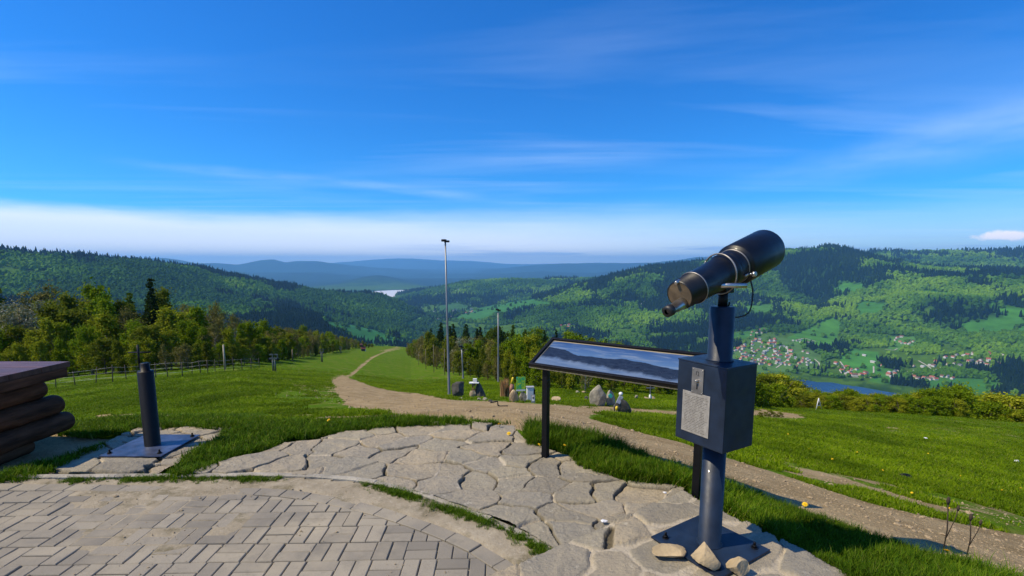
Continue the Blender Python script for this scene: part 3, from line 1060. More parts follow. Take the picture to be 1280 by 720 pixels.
stone_mat, _t, _out = new_mat('split sandstone flags')
_pos = _t.node('ShaderNodeNewGeometry').outputs['Position']
_tone = _t.attr('tone').outputs['Fac']
_c = _t.ramp(_tone, [(0, (.24, .21, .155)), (.25, (.37, .32, .22)), (.5, (.29, .26, .20)), (.75, (.41, .335, .22)), (1, (.32, .28, .21))])
_c = _t.mix(_t.rng(_t.noise(_pos, 3.2, 6, .62), .40, .72, 0, .7), _c, (.215, .20, .165))
_c = _t.mix(_t.rng(_t.noise(_pos, 1.5, 5, .6), .52, .72, 0, .5), _c, (.43, .35, .235))
_vo = _t.node('ShaderNodeTexVoronoi', {'Vector': _t.scaled(_pos, (1, 1, 1)), 'Scale': 30.0, 'Randomness': 1.0}, feature='F1').outputs['Distance']
_c = _t.mix(_t.rng(_vo, .03, .12, .35, 0), _c, (.12, .11, .08))
_c = _t.mix(_t.rng(_t.noise(_pos, 45, 5, .7), .48, .78, 0, .6), _c, (.17, .155, .125))
_c = _t.mix(_t.rng(_t.noise(_pos, 14, 6, .75), .60, .68, 0, .5), _c, (.56, .51, .40))
_c = _t.mix(_t.attr('mortar').outputs['Fac'], _c, (.45, .39, .29))
_c = _t.mix(_t.math('MULTIPLY', _t.attr('soil').outputs['Fac'], .85), _c, (.085, .07, .04))
_b = _t.node('ShaderNodeBsdfPrincipled', {'Base Color': _c, 'Roughness': .86, 'Specular IOR Level': .3})
_hh = _t.math('ADD', _t.noise(_pos, 42, 7, .72), _t.math('MULTIPLY', _t.noise(_t.scaled(_pos, (1, 3, 1), (0, 0, .6)), 9, 6, .6), 1.2))
_bp = _t.node('ShaderNodeBump', {'Height': _hh, 'Strength': .9, 'Distance': .018})
_t.l.new(_bp.outputs[0], _b.inputs['Normal']); _t.l.new(_b.outputs[0], _out.inputs[0])

build_pavers()
build_sand()
build_kerb()

kin = resample(KERB, .1)
koff = [p for p in offset_curve(kin, .030) if -2.5 < p[0] < .5 and p[1] > 2.2]
CRAZY = [(-2.47, 3.53)] + koff + [(.52, 2.26), (.30, 2.52), (1.17, 3.2), (1.25, 3.3), (.957, 3.47), (.55, 3.86), (.33, 4.02), (.11, 4.28), (0.02, 4.66), (-.45, 4.74), (-.97, 4.75), (-1.3, 4.62), (-1.56, 4.5), (-1.75, 4.33), (-2.05, 4.2), (-2.12, 4.02), (-2.3, 3.8)]
me = stone_field('flagstone_paving', CRAZY, -2.6, 1.4, 2.15, 4.85, .245, .0066, 0.004, seed=5, mortar=.33, gap=.0075, aniso=(1.25, 1.0), angle=.35, edge_noise=.016)
tag(link(bpy.data.objects.new('flagstone_paving', me)), kind='structure')
PAD = [(-3.62, 3.53), (-2.74, 3.53), (-2.70, 4.1), (-2.78, 4.64), (-3.62, 4.62), (-3.66, 4.0)]
me = stone_field('stone_pad', PAD, -3.75, -2.65, 3.45, 4.75, .22, .0085, 0.004, seed=8, mortar=.12, gap=.011, aniso=(1.5, .9), angle=-.1, hvar=.006, flat=(-3.165, 4.10, .010))
tag(link(bpy.data.objects.new('stone_pad', me)), kind='structure')
# plinth of the big telescope: corner seen at (1.18, 3.19)
PX = Vector((-.812, -.584)); PY = Vector((.498, -.867))
pc = Vector((1.185, 3.19))
q = [pc, pc + PX * 1.9, pc + PX * 1.9 + PY * 2.4, pc + PY * 2.4]
me = stone_field('stone_plinth', [tuple(p) for p in q], -.8, 2.5, 0.2, 3.3, .27, .0095, 0.042, seed=14, mortar=.93, gap=.020, hvar=.003, aniso=(1.15, 1.), angle=.6, edge_noise=.008, skirt=.14, flat=(1.10, 2.525, .043))
tag(link(bpy.data.objects.new('stone_plinth', me)), kind='structure')


# ================================================================== AIR
def build_haze():
    mb = MB()
    mb.box((0, 0, 115), (100000, 100000, 1230))
    m, t, out = new_mat('blue air haze')
    vol = t.node('ShaderNodeVolumePrincipled', {'Color': (.24, .58, 1.0, 1), 'Density': HAZE, 'Anisotropy': 0.1})
    t.l.new(vol.outputs[0], out.inputs['Volume'])
    o = mb.build('haze', m)
    tag(o, kind='stuff')


HAZE = 5.2e-5
build_haze()


# ================================================================== FAR FOREST (stuff)
def ico(sub):
    import bmesh
    bm = bmesh.new(); bmesh.ops.create_icosphere(bm, subdivisions=sub, radius=1)
    bm.verts.index_update()
    V = np.array([v.co[:] for v in bm.verts]); F = np.array([[v.index for v in f.verts] for f in bm.faces]); bm.free()
    return V, F


def far_mat(name, c1, c2, c3):
    m, t, out = new_mat(name)
    ri = t.attr('tone', 'INSTANCER').outputs['Fac']
    c = t.ramp(ri, [(0, c1), (.5, c2), (1, c3)])
    bs = t.node('ShaderNodeBsdfPrincipled', {'Base Color': c, 'Roughness': .95, 'Specular IOR Level': .05})
    t.l.new(bs.outputs[0], out.inputs[0])
    return m


def scatter(name, pts, scale, tone, protos, rot=None, tilt=None):
    """a point cloud that carries small meshes with geometry nodes"""
    pts = np.asarray(pts)
    k = NR.integers(0, len(protos), len(pts))
    objs = []
    for j, p in enumerate(protos):
        sel = k == j
        if not sel.any(): continue
        n = int(sel.sum())
        me = bpy.data.meshes.new(name)
        me.vertices.add(n); me.vertices.foreach_set('co', pts[sel].astype(np.float32).ravel())
        for an, typ, arr in (('tone', 'FLOAT', tone[sel]), ('size', 'FLOAT_VECTOR', scale[sel]), ('turn', 'FLOAT_VECTOR', rot[sel])):
            a = me.attributes.new(an, typ, 'POINT')
            a.data.foreach_set('value' if typ == 'FLOAT' else 'vector', np.asarray(arr, np.float32).ravel())
        o = bpy.data.objects.new(name, me)
        ng = bpy.data.node_groups.new(name, 'GeometryNodeTree')
        ng.interface.new_socket('Geometry', in_out='INPUT', socket_type='NodeSocketGeometry')
        ng.interface.new_socket('Geometry', in_out='OUTPUT', socket_type='NodeSocketGeometry')
        N = ng.nodes; Lk = ng.links
        gi, go = N.new('NodeGroupInput'), N.new('NodeGroupOutput')
        oi = N.new('GeometryNodeObjectInfo'); oi.inputs['Object'].default_value = p
        iop = N.new('GeometryNodeInstanceOnPoints')
        sz = N.new('GeometryNodeInputNamedAttribute'); sz.data_type = 'FLOAT_VECTOR'; sz.inputs[0].default_value = 'size'
        tr = N.new('GeometryNodeInputNamedAttribute'); tr.data_type = 'FLOAT_VECTOR'; tr.inputs[0].default_value = 'turn'
        e2r = N.new('FunctionNodeEulerToRotation')
        Lk.new(gi.outputs[0], iop.inputs['Points'])
        Lk.new(oi.outputs['Geometry'], iop.inputs['Instance'])
        Lk.new(tr.outputs[0], e2r.inputs[0]); Lk.new(e2r.outputs[0], iop.inputs['Rotation'])
        Lk.new(sz.outputs[0], iop.inputs['Scale'])
        Lk.new(iop.outputs[0], go.inputs[0])
        md = o.modifiers.new('scatter', 'NODES'); md.node_group = ng
        link(o); tag(o, kind='stuff')
        objs.append(o)
    return objs


def far_crown(seed, conifer, mat):
    V, F = ico(2)
    g = np.random.default_rng(seed)
    if conifer:
        V = V.copy()
        rr = np.hypot(V[:, 0], V[:, 1])
        hgt = (V[:, 2] + 1) / 2
        f = (1 - hgt) ** .9 * .62 / np.maximum(rr, .05)
        V[:, 0] *= f; V[:, 1] *= f
        V[:, 2] = hgt * 3.0
        V += g.normal(0, .07, V.shape)
    else:
        V = V * (1 + g.normal(0, .20, (len(V), 1)))
        V[:, 2] = V[:, 2] * 1.05 + .75
    return bpy.data.objects.new('crown_source', np_mesh('crown_source', V, F, [mat], False))


def build_far_forest():
    n = 270000
    g = np.random.default_rng(5)
    az = g.uniform(radians(-57), radians(57), n)
    r = np.exp(g.uniform(math.log(1150), math.log(8300), n))
    x, y = r * np.sin(az), r * np.cos(az)
    z = H(x, y)
    u, v, D = proj(x, y, z)
    # drop what lies behind a ridge (with a margin for a step to the side)
    nb = 800
    bi = ((az + radians(57)) / radians(114) * nb).astype(int).clip(0, nb - 1)
    gr = np.exp(np.linspace(math.log(350), math.log(8300), 260))
    ga = (np.arange(nb) + .5) / nb * radians(114) - radians(57)
    GA, GR = np.meshgrid(ga, gr, indexing='ij')
    GZ = H((GR * np.sin(GA)).ravel(), (GR * np.cos(GA)).ravel()).reshape(GA.shape)
    M = np.maximum.accumulate((GZ - CAMH) / GR, 1)
    ri = np.searchsorted(gr, r).clip(1, 259) - 1
    vis = (z + 30 - CAMH) / r > M[bi, ri]
    fo, col, near = land_cover(x, y, z, u, v)
    keep = vis & (g.random(n) < fo * .98 + .015)
    # keep water and streets free
    lake = (z < -441) | ((z < -409) & (r > 5900))
    keep &= ~lake & ((r < 6900) | (az > radians(19)))
    x, y, z, r, u, v = x[keep], y[keep], z[keep], r[keep], u[keep], v[keep]
    fo = fo[keep]
    s = (4.6 + r / 900) * g.uniform(.6, 1.3, len(x))
    st = fbm(x / 620 + 4, y / 620, 91, 4) * .75 + fbm(x / 140, y / 140, 95, 2) * .25
    con = st + g.normal(0, .022, len(x)) + np.clip(-az[keep] * .08, 0, .03) > .53
    con = con & (fo > .3)
    tone = np.clip(fbm(x / 300, y / 300, 99, 4) * 2.2 - .68 + g.normal(0, .10, len(x)) - np.clip(-az[keep] * 1.2, 0, .32), 0, 1)
    md = far_mat('beech and birch slopes', (.024, .070, .005), (.056, .140, .007), (.125, .235, .012))
    mc = far_mat('spruce slopes', (.004, .013, .008), (.007, .020, .010), (.013, .032, .012))
    rot = np.stack([g.normal(0, .1, len(x)), g.normal(0, .1, len(x)), g.uniform(0, 6.28, len(x))], 1)
    P = np.stack([x, y, z], 1)
    for nm, sel, cf, mt, k in (('deciduous_forest', ~con, False, md, 1.15), ('spruce_forest', con, True, mc, 1.25)):
        sc = s[sel][:, None] * np.array([[k, k, k * (1.0 if not cf else 1.45)]]) * np.stack([g.uniform(.85, 1.15, sel.sum())] * 2 + [g.uniform(.8, 1.25, sel.sum())], 1)
        if cf: sc[:, 2] *= .75
        scatter(nm, P[sel], sc, tone[sel], [far_crown(31 + i, cf, mt) for i in range(2)], rot[sel])
    print('far trees', len(x))


build_far_forest()


# ================================================================== TREES
def leaf_mat(name, c1, c2, c3, trans=.35):
    m, t, out = new_mat(name)
    ri = t.node('ShaderNodeNewGeometry').outputs['Random Per Island']
    oi = t.node('ShaderNodeObjectInfo').outputs['Random']
    c = t.ramp(ri, [(0, c1), (.55, c2), (1, c3)])
    c = t.mix(t.rng(oi, 0, 1, 0, .35), c, tuple(x * .6 for x in c1))
    df = t.node('ShaderNodeBsdfDiffuse', {'Color': c})
    tr = t.node('ShaderNodeBsdfTranslucent', {'Color': t.mix(.5, c, (.20, .24, .02))})
    mx = t.node('ShaderNodeMixShader', {0: trans, 1: df.outputs[0], 2: tr.outputs[0]})
    t.l.new(mx.outputs[0], out.inputs[0])
    return m


bark = pbr('grey brown bark', (.13, .10, .075), .95, var=.25, scale=6, stretch=(1, 1, .2), bump=.7, bscale=20)
birch = pbr('pale birch bark', (.36, .34, .30), .9, var=.3, scale=5, stretch=(1, 1, 2.5), dark=(.07, .06, .055))


def leaf_cards(C, Rd, n, size, g, flat=.7):
    """n small leaf sprays spread over clumps with centres C and radii Rd"""
    k = g.choice(len(C), n, p=Rd ** 2 / (Rd ** 2).sum())
    d = g.normal(0, 1, (n, 3)); d /= np.linalg.norm(d, axis=1)[:, None]
    rad = Rd[k] * np.minimum(np.abs(g.normal(0, .85, n)) + .1, 2.4)
    p = C[k] + d * rad[:, None] * np.array([1, 1, flat])
    nn = d * .6 + g.normal(0, .7, (n, 3)); nn[:, 2] += .35; nn /= np.linalg.norm(nn, axis=1)[:, None]
    a = np.cross(nn, g.normal(0, 1, (n, 3))); a /= np.linalg.norm(a, axis=1)[:, None]
    b = np.cross(nn, a)
    s = size * g.uniform(.55, 1.3, n)[:, None]
    V = np.stack([p - a * s, p - b * s * .55 + nn * s * .15, p + a * s, p + b * s * .55], 1).reshape(-1, 3)
    F = np.arange(4 * n).reshape(n, 4)
    return V, F


def make_tree(name, seed, leafm, barkm, kind, n=7500, size=.021):
    """unit-height tree: trunk with limbs, crown of leaf sprays"""
    g = np.random.default_rng(seed); rr = random.Random(seed)
    root = bpy.data.objects.new(name, None)
    mb = MB()
    C = []; Rd = []
    if kind == 'conifer':
        mb.tube([(0, 0, -.03), (0, 0, .3), (.004, 0, .65), (0, 0, .97)], [.020, .015, .008, .002], 8)
        for i in range(26):
            h = .10 + .86 * i / 25
            R = .20 * (1 - h) ** .85 + .008
            m = max(5, int(10 * (1 - h) + 4))
            for k in range(m):
                a = rr.uniform(0, 6.28)
                ro = R * rr.uniform(.75, 1.15)
                tip = (cos(a) * ro, sin(a) * ro, h - ro * .32)
                if i % 3 == 0: mb.tube([(0, 0, h), (tip[0] * .8, tip[1] * .8, tip[2] + .01)], [.004, .0015], 5)
                for f in (.35, .65, .95):
                    C.append((tip[0] * f, tip[1] * f, h - ro * .32 * f)); Rd.append(.018 + ro * .16)
        flat = .45
    elif kind == 'shrub':
        for k in range(9):
            a = rr.uniform(0, 6.28); l = rr.uniform(.15, .42); hh = rr.uniform(.5, .9)
            mb.tube([(0, 0, -.03), (cos(a) * l * .4, sin(a) * l * .4, hh * .5), (cos(a) * l, sin(a) * l, hh)], [.018, .010, .003], 6)
        for k in range(46):
            a = rr.uniform(0, 6.28); h = rr.uniform(.06, .97); R = .55 * sqrt(max(.03, 1 - (h * 1.0) ** 2.4)) * rr.uniform(.35, 1.0)
            C.append((cos(a) * R, sin(a) * R, h)); Rd.append(rr.uniform(.06, .13))
        flat = .8
    else:
        W = {'round': .34, 'tall': .20, 'wide': .42}[kind]
        base = {'round': .08, 'tall': .05, 'wide': .10}[kind]
        lean = rr.uniform(-.04, .04)
        mb.tube([(0, 0, -.04), (lean * .3, 0, .25), (lean, .01, .55), (lean * 1.2, .01, .9)], [.022, .017, .010, .002], 8)
        for k in range(26):
            a = k * 2.4 + rr.uniform(-.4, .4); h0 = base + .68 * (k / 26) + rr.uniform(-.02, .02)
            l = W * rr.uniform(.6, 1.05) * sin(pi * min(.97, (.22 + .70 * (k / 26))))
            tip = (lean * h0 + cos(a) * l, sin(a) * l, min(.97, h0 + l * rr.uniform(.45, 1.0)))
            mid = (lean * h0 + cos(a) * l * .5, sin(a) * l * .5, h0 + (tip[2] - h0) * .38)
            mb.tube([(lean * h0, 0, h0), mid, tip], [.008, .005, .0015], 5)
            for f, rs in ((.55, .8), (.8, .9), (1.02, 1.0)):
                C.append((tip[0] * f + rr.gauss(0, .02), tip[1] * f + rr.gauss(0, .02), h0 + (tip[2] - h0) * f + rr.gauss(0, .025)))
                Rd.append(rs * rr.uniform(.03, .085))
        for k in range(8):
            C.append((lean + rr.gauss(0, W * .22), rr.gauss(0, W * .22), rr.uniform(.78, .95))); Rd.append(rr.uniform(.05, .08))
        flat = .85
    tr = mb.build('trunk', barkm, root)
    V, F = leaf_cards(np.array(C), np.array(Rd), n, size, g, flat)
    cr = link(bpy.data.objects.new('crown', np_mesh('crown', V, F, [leafm], False)), root)
    for o in (tr, cr):
        COL.objects.unlink(o)
    return root


LEAF = {
    'spring': leaf_mat('fresh spring leaves', (.09, .165, .006), (.18, .27, .010), (.28, .36, .018)),
    'yellow': leaf_mat('yellow green young leaves', (.16, .20, .008), (.30, .33, .018), (.44, .44, .04)),
    'olive': leaf_mat('olive leaves', (.080, .11, .010), (.155, .185, .016), (.23, .25, .028)),
    'brown': leaf_mat('budding brown twigs', (.10, .09, .028), (.21, .19, .055), (.30, .27, .08), .2),
    'dark': leaf_mat('dark leaves', (.032, .060, .008), (.055, .095, .012), (.085, .13, .014)),
    'white': leaf_mat('white blossom', (.12, .14, .05), (.30, .28, .18), (.50, .47, .36), .2),
    'needle': leaf_mat('spruce needles', (.010, .022, .008), (.017, .038, .010), (.03, .062, .014), .1),
    'larch': leaf_mat('larch needles', (.045, .085, .008), (.075, .13, .012), (.11, .17, .02), .3),
}


class Proto:
    """source trees; the first copy of each is a copy too, sources themselves are not linked"""
    def __init__(s, *a, **k):
        s.root = make_tree(*a, **k)

    def put(s, loc, h, label, cat, group, w=1.0):
        r = s.root.copy(); COL.objects.link(r)
        r.location = loc; r.rotation_euler = (RNG.gauss(0, .03), RNG.gauss(0, .03), RNG.uniform(0, 6.28)); r.scale = (h * w, h * w, h)
        tag(r, label, cat, group)
        for ch in s.root.children:
            c = ch.copy(); COL.objects.link(c); c.parent = r
        return r


PT = {
    'spring': [Proto('deciduous_tree', 1, LEAF['spring'], bark, 'round'), Proto('deciduous_tree', 2, LEAF['spring'], birch, 'tall')],
    'yellow': [Proto('deciduous_tree', 3, LEAF['yellow'], birch, 'round'), Proto('deciduous_tree', 4, LEAF['yellow'], birch, 'tall')],
    'olive': [Proto('deciduous_tree', 5, LEAF['olive'], bark, 'round'), Proto('deciduous_tree', 6, LEAF['olive'], bark, 'tall')],
    'brown': [Proto('bare_tree', 7, LEAF['brown'], birch, 'round', n=5200, size=.013), Proto('bare_tree', 8, LEAF['brown'], bark, 'tall', n=4600, size=.013)],
    'dark': [Proto('deciduous_tree', 9, LEAF['dark'], bark, 'round')],
    'white': [Proto('blossom_tree', 10, LEAF['white'], bark, 'round', n=6000, size=.016)],
    'spruce': [Proto('spruce_tree', 11, LEAF['needle'], bark, 'conifer', n=8000, size=.019), Proto('spruce_tree', 12, LEAF['needle'], bark, 'conifer', n=8000, size=.019)],
    'larch': [Proto('larch_tree', 13, LEAF['larch'], bark, 'conifer', n=8000, size=.019)],
    'bush': [Proto('leafy_bush', 14, LEAF['spring'], bark, 'shrub', n=9000, size=.027), Proto('leafy_bush', 15, LEAF['yellow'], bark, 'shrub', n=9000, size=.027), Proto('leafy_bush', 16, LEAF['olive'], bark, 'shrub', n=9000, size=.025)],
}
KIND = {
    'spring': ('deciduous tree with fresh green leaves', 'tree'),
    'yellow': ('deciduous tree with bright yellow green leaves', 'tree'),
    'olive': ('deciduous tree with dull olive leaves', 'tree'),
    'brown': ('half bare tree with brown budding twigs', 'tree'),
    'dark': ('deciduous tree with dark green leaves', 'tree'),
    'white': ('tree in whitish blossom', 'tree'),
    'spruce': ('dark pointed spruce', 'spruce'),
    'larch': ('bright green pointed larch', 'larch'),
}


def topcurve(pts, u):
    return float(np.interp(u, [p[0] for p in pts], [p[1] for p in pts]))


def height_to(x, y, z, vtop):
    """height a tree at x,y,z needs for its tip to reach the sight line row vtop"""
    k = (CY - vtop) / FPX
    # ((zt-CAMH)cp + y sp) / (y cp + (CAMH-zt) sp) = k
    zt = CAMH + (k * y * cp - y * sp) / (cp + k * sp)
    return zt - z


def belt(rows, base, top, u0, u1, mixf, where, group, hmax=17, seed=1):
    rg = random.Random(seed)
    cnt = 0
    for (off, hfac, step) in rows:
        u = u0 + rg.uniform(0, 6)
        while u < u1:
            vb = topcurve(base, u)
            g0 = on_ground(u, vb, 20)
            if g0 is None:
                u += 8; continue
            r0 = math.hypot(g0[0], g0[1]); r = r0 + off * (1 + rg.uniform(-.25, .25)) + rg.uniform(0, 3)
            x, y = g0[0] * r / r0, g0[1] * r / r0
            z = float(H(x, y)[0])
            vt = topcurve(top, u)
            h = height_to(x, y, z, vt) * hfac * rg.uniform(.80, 1.03)
            k = mixf(u, off, rg)
            if k in ('spruce', 'larch'): h *= 1.08
            h = min(max(h, 2.5), hmax)
            lab, cat = KIND[k]
            rg.choice(PT[k]).put((x, y, z - .1), h, lab + ' ' + where, cat, group, w=rg.uniform(.7, 1.1))
            cnt += 1
            px = FPX * h * .42 / max(20, y)
            u += max(4.0, px * step * rg.uniform(.75, 1.25))
    return cnt


LBASE = [(-160, 480), (0, 477), (100, 470), (200, 465), (300, 457), (350, 452), (400, 444), (440, 436.5), (470, 434)]
LTOP = [(-160, 385), (0, 373), (20, 372), (40, 374), (60, 364), (90, 366), (115, 374), (130, 362), (145, 352), (160, 362), (175, 370), (195, 359), (210, 370), (240, 377), (260, 374), (290, 388), (310, 396), (335, 405), (380, 411), (420, 417), (445, 424), (470, 431)]


def lmix(u, off, rg):
    q = rg.random()
    if off > 8 and (u < 40 or 125 < u < 215) and q < .5:
        return 'spruce' if (u < 40 or u > 160) and rg.random() < .7 else 'larch'
    if off < 6:
        if u < 190: return rg.choice(['yellow', 'spring', 'spring', 'olive', 'yellow'])
        return rg.choice(['olive', 'olive', 'brown', 'spring', 'yellow'])
    if 90 < u < 160 and q < .6: return 'yellow'
    if u > 215: return rg.choice(['brown', 'olive', 'olive', 'brown', 'yellow', 'spring', 'brown'])
    return rg.choice(['olive', 'brown', 'dark', 'spring', 'olive', 'white'])


nl = belt([(0, .46, .85), (4, .72, .8), (10, .95, .8), (20, 1.06, .85), (34, 1.1, .95)], LBASE, LTOP, -250, 468, lmix, 'in the wood left of the ski slope', 'trees of the wood behind the fence', seed=4)

RBASE = [(505, 442), (530, 456), (560, 467), (590, 473), (640, 480), (680, 486), (720, 489), (780, 491), (850, 494), (930, 497)]
RTOP = [(505, 433), (520, 421), (545, 412), (570, 415), (600, 422), (640, 421), (690, 418), (740, 425), (800, 440), (880, 455), (930, 462)]
RTOP2 = [(520, 424), (545, 406), (560, 402), (600, 404), (650, 408), (700, 414), (725, 416), (760, 425), (830, 440), (880, 452)]


def rmix(u, off, rg):
    if off > 60: return rg.choice(['spruce', 'spruce', 'dark', 'spruce', 'larch', 'spring'])
    if u < 575: return rg.choice(['brown', 'brown', 'spring', 'olive', 'brown'])
    if u < 625: return rg.choice(['brown', 'white', 'spring', 'yellow', 'olive'])
    return rg.choice(['spring', 'spring', 'yellow', 'spring', 'olive', 'brown'])


nr = belt([(0, .62, .85), (6, .88, .9), (14, 1.05, .95), (26, 1.08, 1.0)], RBASE, RTOP, 508, 925, rmix, 'in the young wood below the lamp posts', 'trees of the young wood below the lamp posts', hmax=14, seed=9)
nr2 = belt([(85, .92, .8), (100, 1.0, .75)], RBASE, RTOP2, 535, 880, rmix, 'along the far upper edge of the young wood', 'trees along the far edge of the young wood', hmax=24, seed=12)
print('trees', nl, nr, nr2)

BBASE = [(925, 508), (980, 508), (1000, 510), (1100, 516), (1200, 521), (1280, 527), (1420, 537)]
BTOP = [(925, 462), (945, 468), (965, 466), (985, 470), (1000, 480), (1020, 489), (1040, 490), (1060, 487), (1080, 492), (1120, 493), (1150, 490), (1180, 484), (1200, 483), (1225, 487), (1240, 492), (1270, 494), (1420, 490)]


def bushes():
    rg = random.Random(31)
    n = 0
    for off, hf in ((1.0, .72), (4.5, 1.0), (9, 1.0)):
        u = 905
        while u < 1400:
            g0 = on_ground(u, topcurve(BBASE, u), 20)
            if g0 is None:
                u += 10; continue
            r0 = math.hypot(g0[0], g0[1]); r = min(r0, 62) + off * rg.uniform(.8, 1.2)
            x, y = g0[0] * r / r0, g0[1] * r / r0
            z = float(H(x, y)[0])
            h = min(8.0, max(1.4, height_to(x, y, z, topcurve(BTOP, u)) * hf * rg.uniform(.82, 1.04)))
            k = rg.choices([0, 1, 2], [6, 4, 2 if u < 1100 else .5])[0]
            lab = ['fresh green leafy bush', 'yellow green leafy bush', 'dull olive leafy bush'][k]
            PT['bush'][k].put((x, y, z - .05), h, lab + ' in the hedge at the lower edge of the meadow', 'bush', 'bushes at the lower edge of the meadow', w=rg.uniform(.95, 1.4))
            n += 1
            u += FPX * h * .50 / y * rg.uniform(.8, 1.2) + 3
    print('bushes', n)


bushes()


# ================================================================== GRASS (stuff)
def blade_tuft(seed, n, hgt, spread, width, droop=.5):
    g = np.random.default_rng(seed)
    V = []; F = []
    for i in range(n):
        a = g.uniform(0, 6.28); rr = spread * sqrt(g.random())
        p = np.array([cos(a) * rr, sin(a) * rr, 0])
        b = g.uniform(0, 6.28); h = hgt * g.uniform(.55, 1.15); ln = h * droop * g.uniform(.2, 1.1)
        side = np.array([-sin(b), cos(b), 0]) * width * g.uniform(.7, 1.2)
        fw = np.array([cos(b), sin(b), 0])
        k0 = len(V)
        for t in (0, .4, .75, 1.0):
            c = p + fw * ln * t ** 2 + np.array([0, 0, h * (t - .18 * t * t * droop)])
            w = side * (1 - t) ** .6
            if t < 1:
                V += [c - w, c + w]
            else:
                V += [c, c + side * .02]
        for j in range(3):
            F.append((k0 + 2 * j, k0 + 2 * j + 1, k0 + 2 * j + 3, k0 + 2 * j + 2))
    return np.array(V), np.array(F)


def grass_mat(name, c1, c2, c3):
    m, t, out = new_mat(name)
    ri = t.node('ShaderNodeNewGeometry').outputs['Random Per Island']
    tn = t.attr('tone', 'INSTANCER').outputs['Fac']
    c = t.ramp(ri, [(0, c1), (.5, c2), (.93, c3), (1, (.42, .36, .14))])
    c = t.mix(t.rng(tn, .1, .9, 0, .75), c, tuple(x * .55 for x in c1))
    df = t.node('ShaderNodeBsdfPrincipled', {'Base Color': c, 'Roughness': .65, 'Specular IOR Level': .08})
    tr = t.node('ShaderNodeBsdfTranslucent', {'Color': c})
    mx = t.node('ShaderNodeMixShader', {0: .35, 1: df.outputs[0], 2: tr.outputs[0]})
    t.l.new(mx.outputs[0], out.inputs[0])
    return m


gm_tall = grass_mat('lush verge grass', (.045, .115, .003), (.105, .205, .005), (.20, .29, .012))
gm_short = grass_mat('short meadow grass', (.085, .165, .001), (.165, .265, .002), (.24, .32, .008))


def src(name, V, F, mat):
    return bpy.data.objects.new(name, np_mesh(name, V, F, [mat], False))


VERGE = [(652, 534), (700, 540), (740, 551), (780, 566), (820, 582), (900, 607), (1000, 643), (1100, 677), (1200, 709), (1320, 750), (1320, 800), (1120, 790), (1050, 722), (960, 670), (875, 628), (855, 612), (830, 606), (800, 604), (765, 598), (740, 590), (722, 580), (708, 566), (690, 560), (660, 556), (655, 545)]
STRIP = [(205, 596), (245, 562), (290, 541), (296, 534), (340, 528), (400, 526), (470, 523), (560, 523), (640, 529), (600, 531), (520, 530), (440, 538), (365, 548), (330, 562), (285, 574), (255, 590), (240, 598)]
STRIP2 = [(60, 530), (190, 522), (330, 522), (300, 536), (180, 534), (165, 540), (110, 548), (80, 545)]
STRIP3 = [(-20, 585), (60, 578), (110, 560), (160, 541), (172, 540), (100, 574), (55, 596), (-20, 606)]


def sample_area(n, r0, r1, a0, a1, g):
    az = g.uniform(radians(a0), radians(a1), n); r = np.sqrt(g.uniform(r0 * r0, r1 * r1, n))
    return r * np.sin(az), r * np.cos(az)


def dirt_at(u, v):
    d = softpoly(u, v, HUB, 14, 3.2, 14, 2)
    for P, a, b, w in ((TRACK, 2, .8, .9), (MUD, 14, 2.0, .8), (SAND, 6, 2, 1), (PATCH, 6, 1.5, 1), (GRAVEL, 2, .6, .40), (WORN, 12, 6, .5), (WORN2, 20, 4, .36), (WORN3, 16, 5, .46)):
        d = np.maximum(d, softpoly(u, v, P, a, b, 6, 5) * w)
    return d


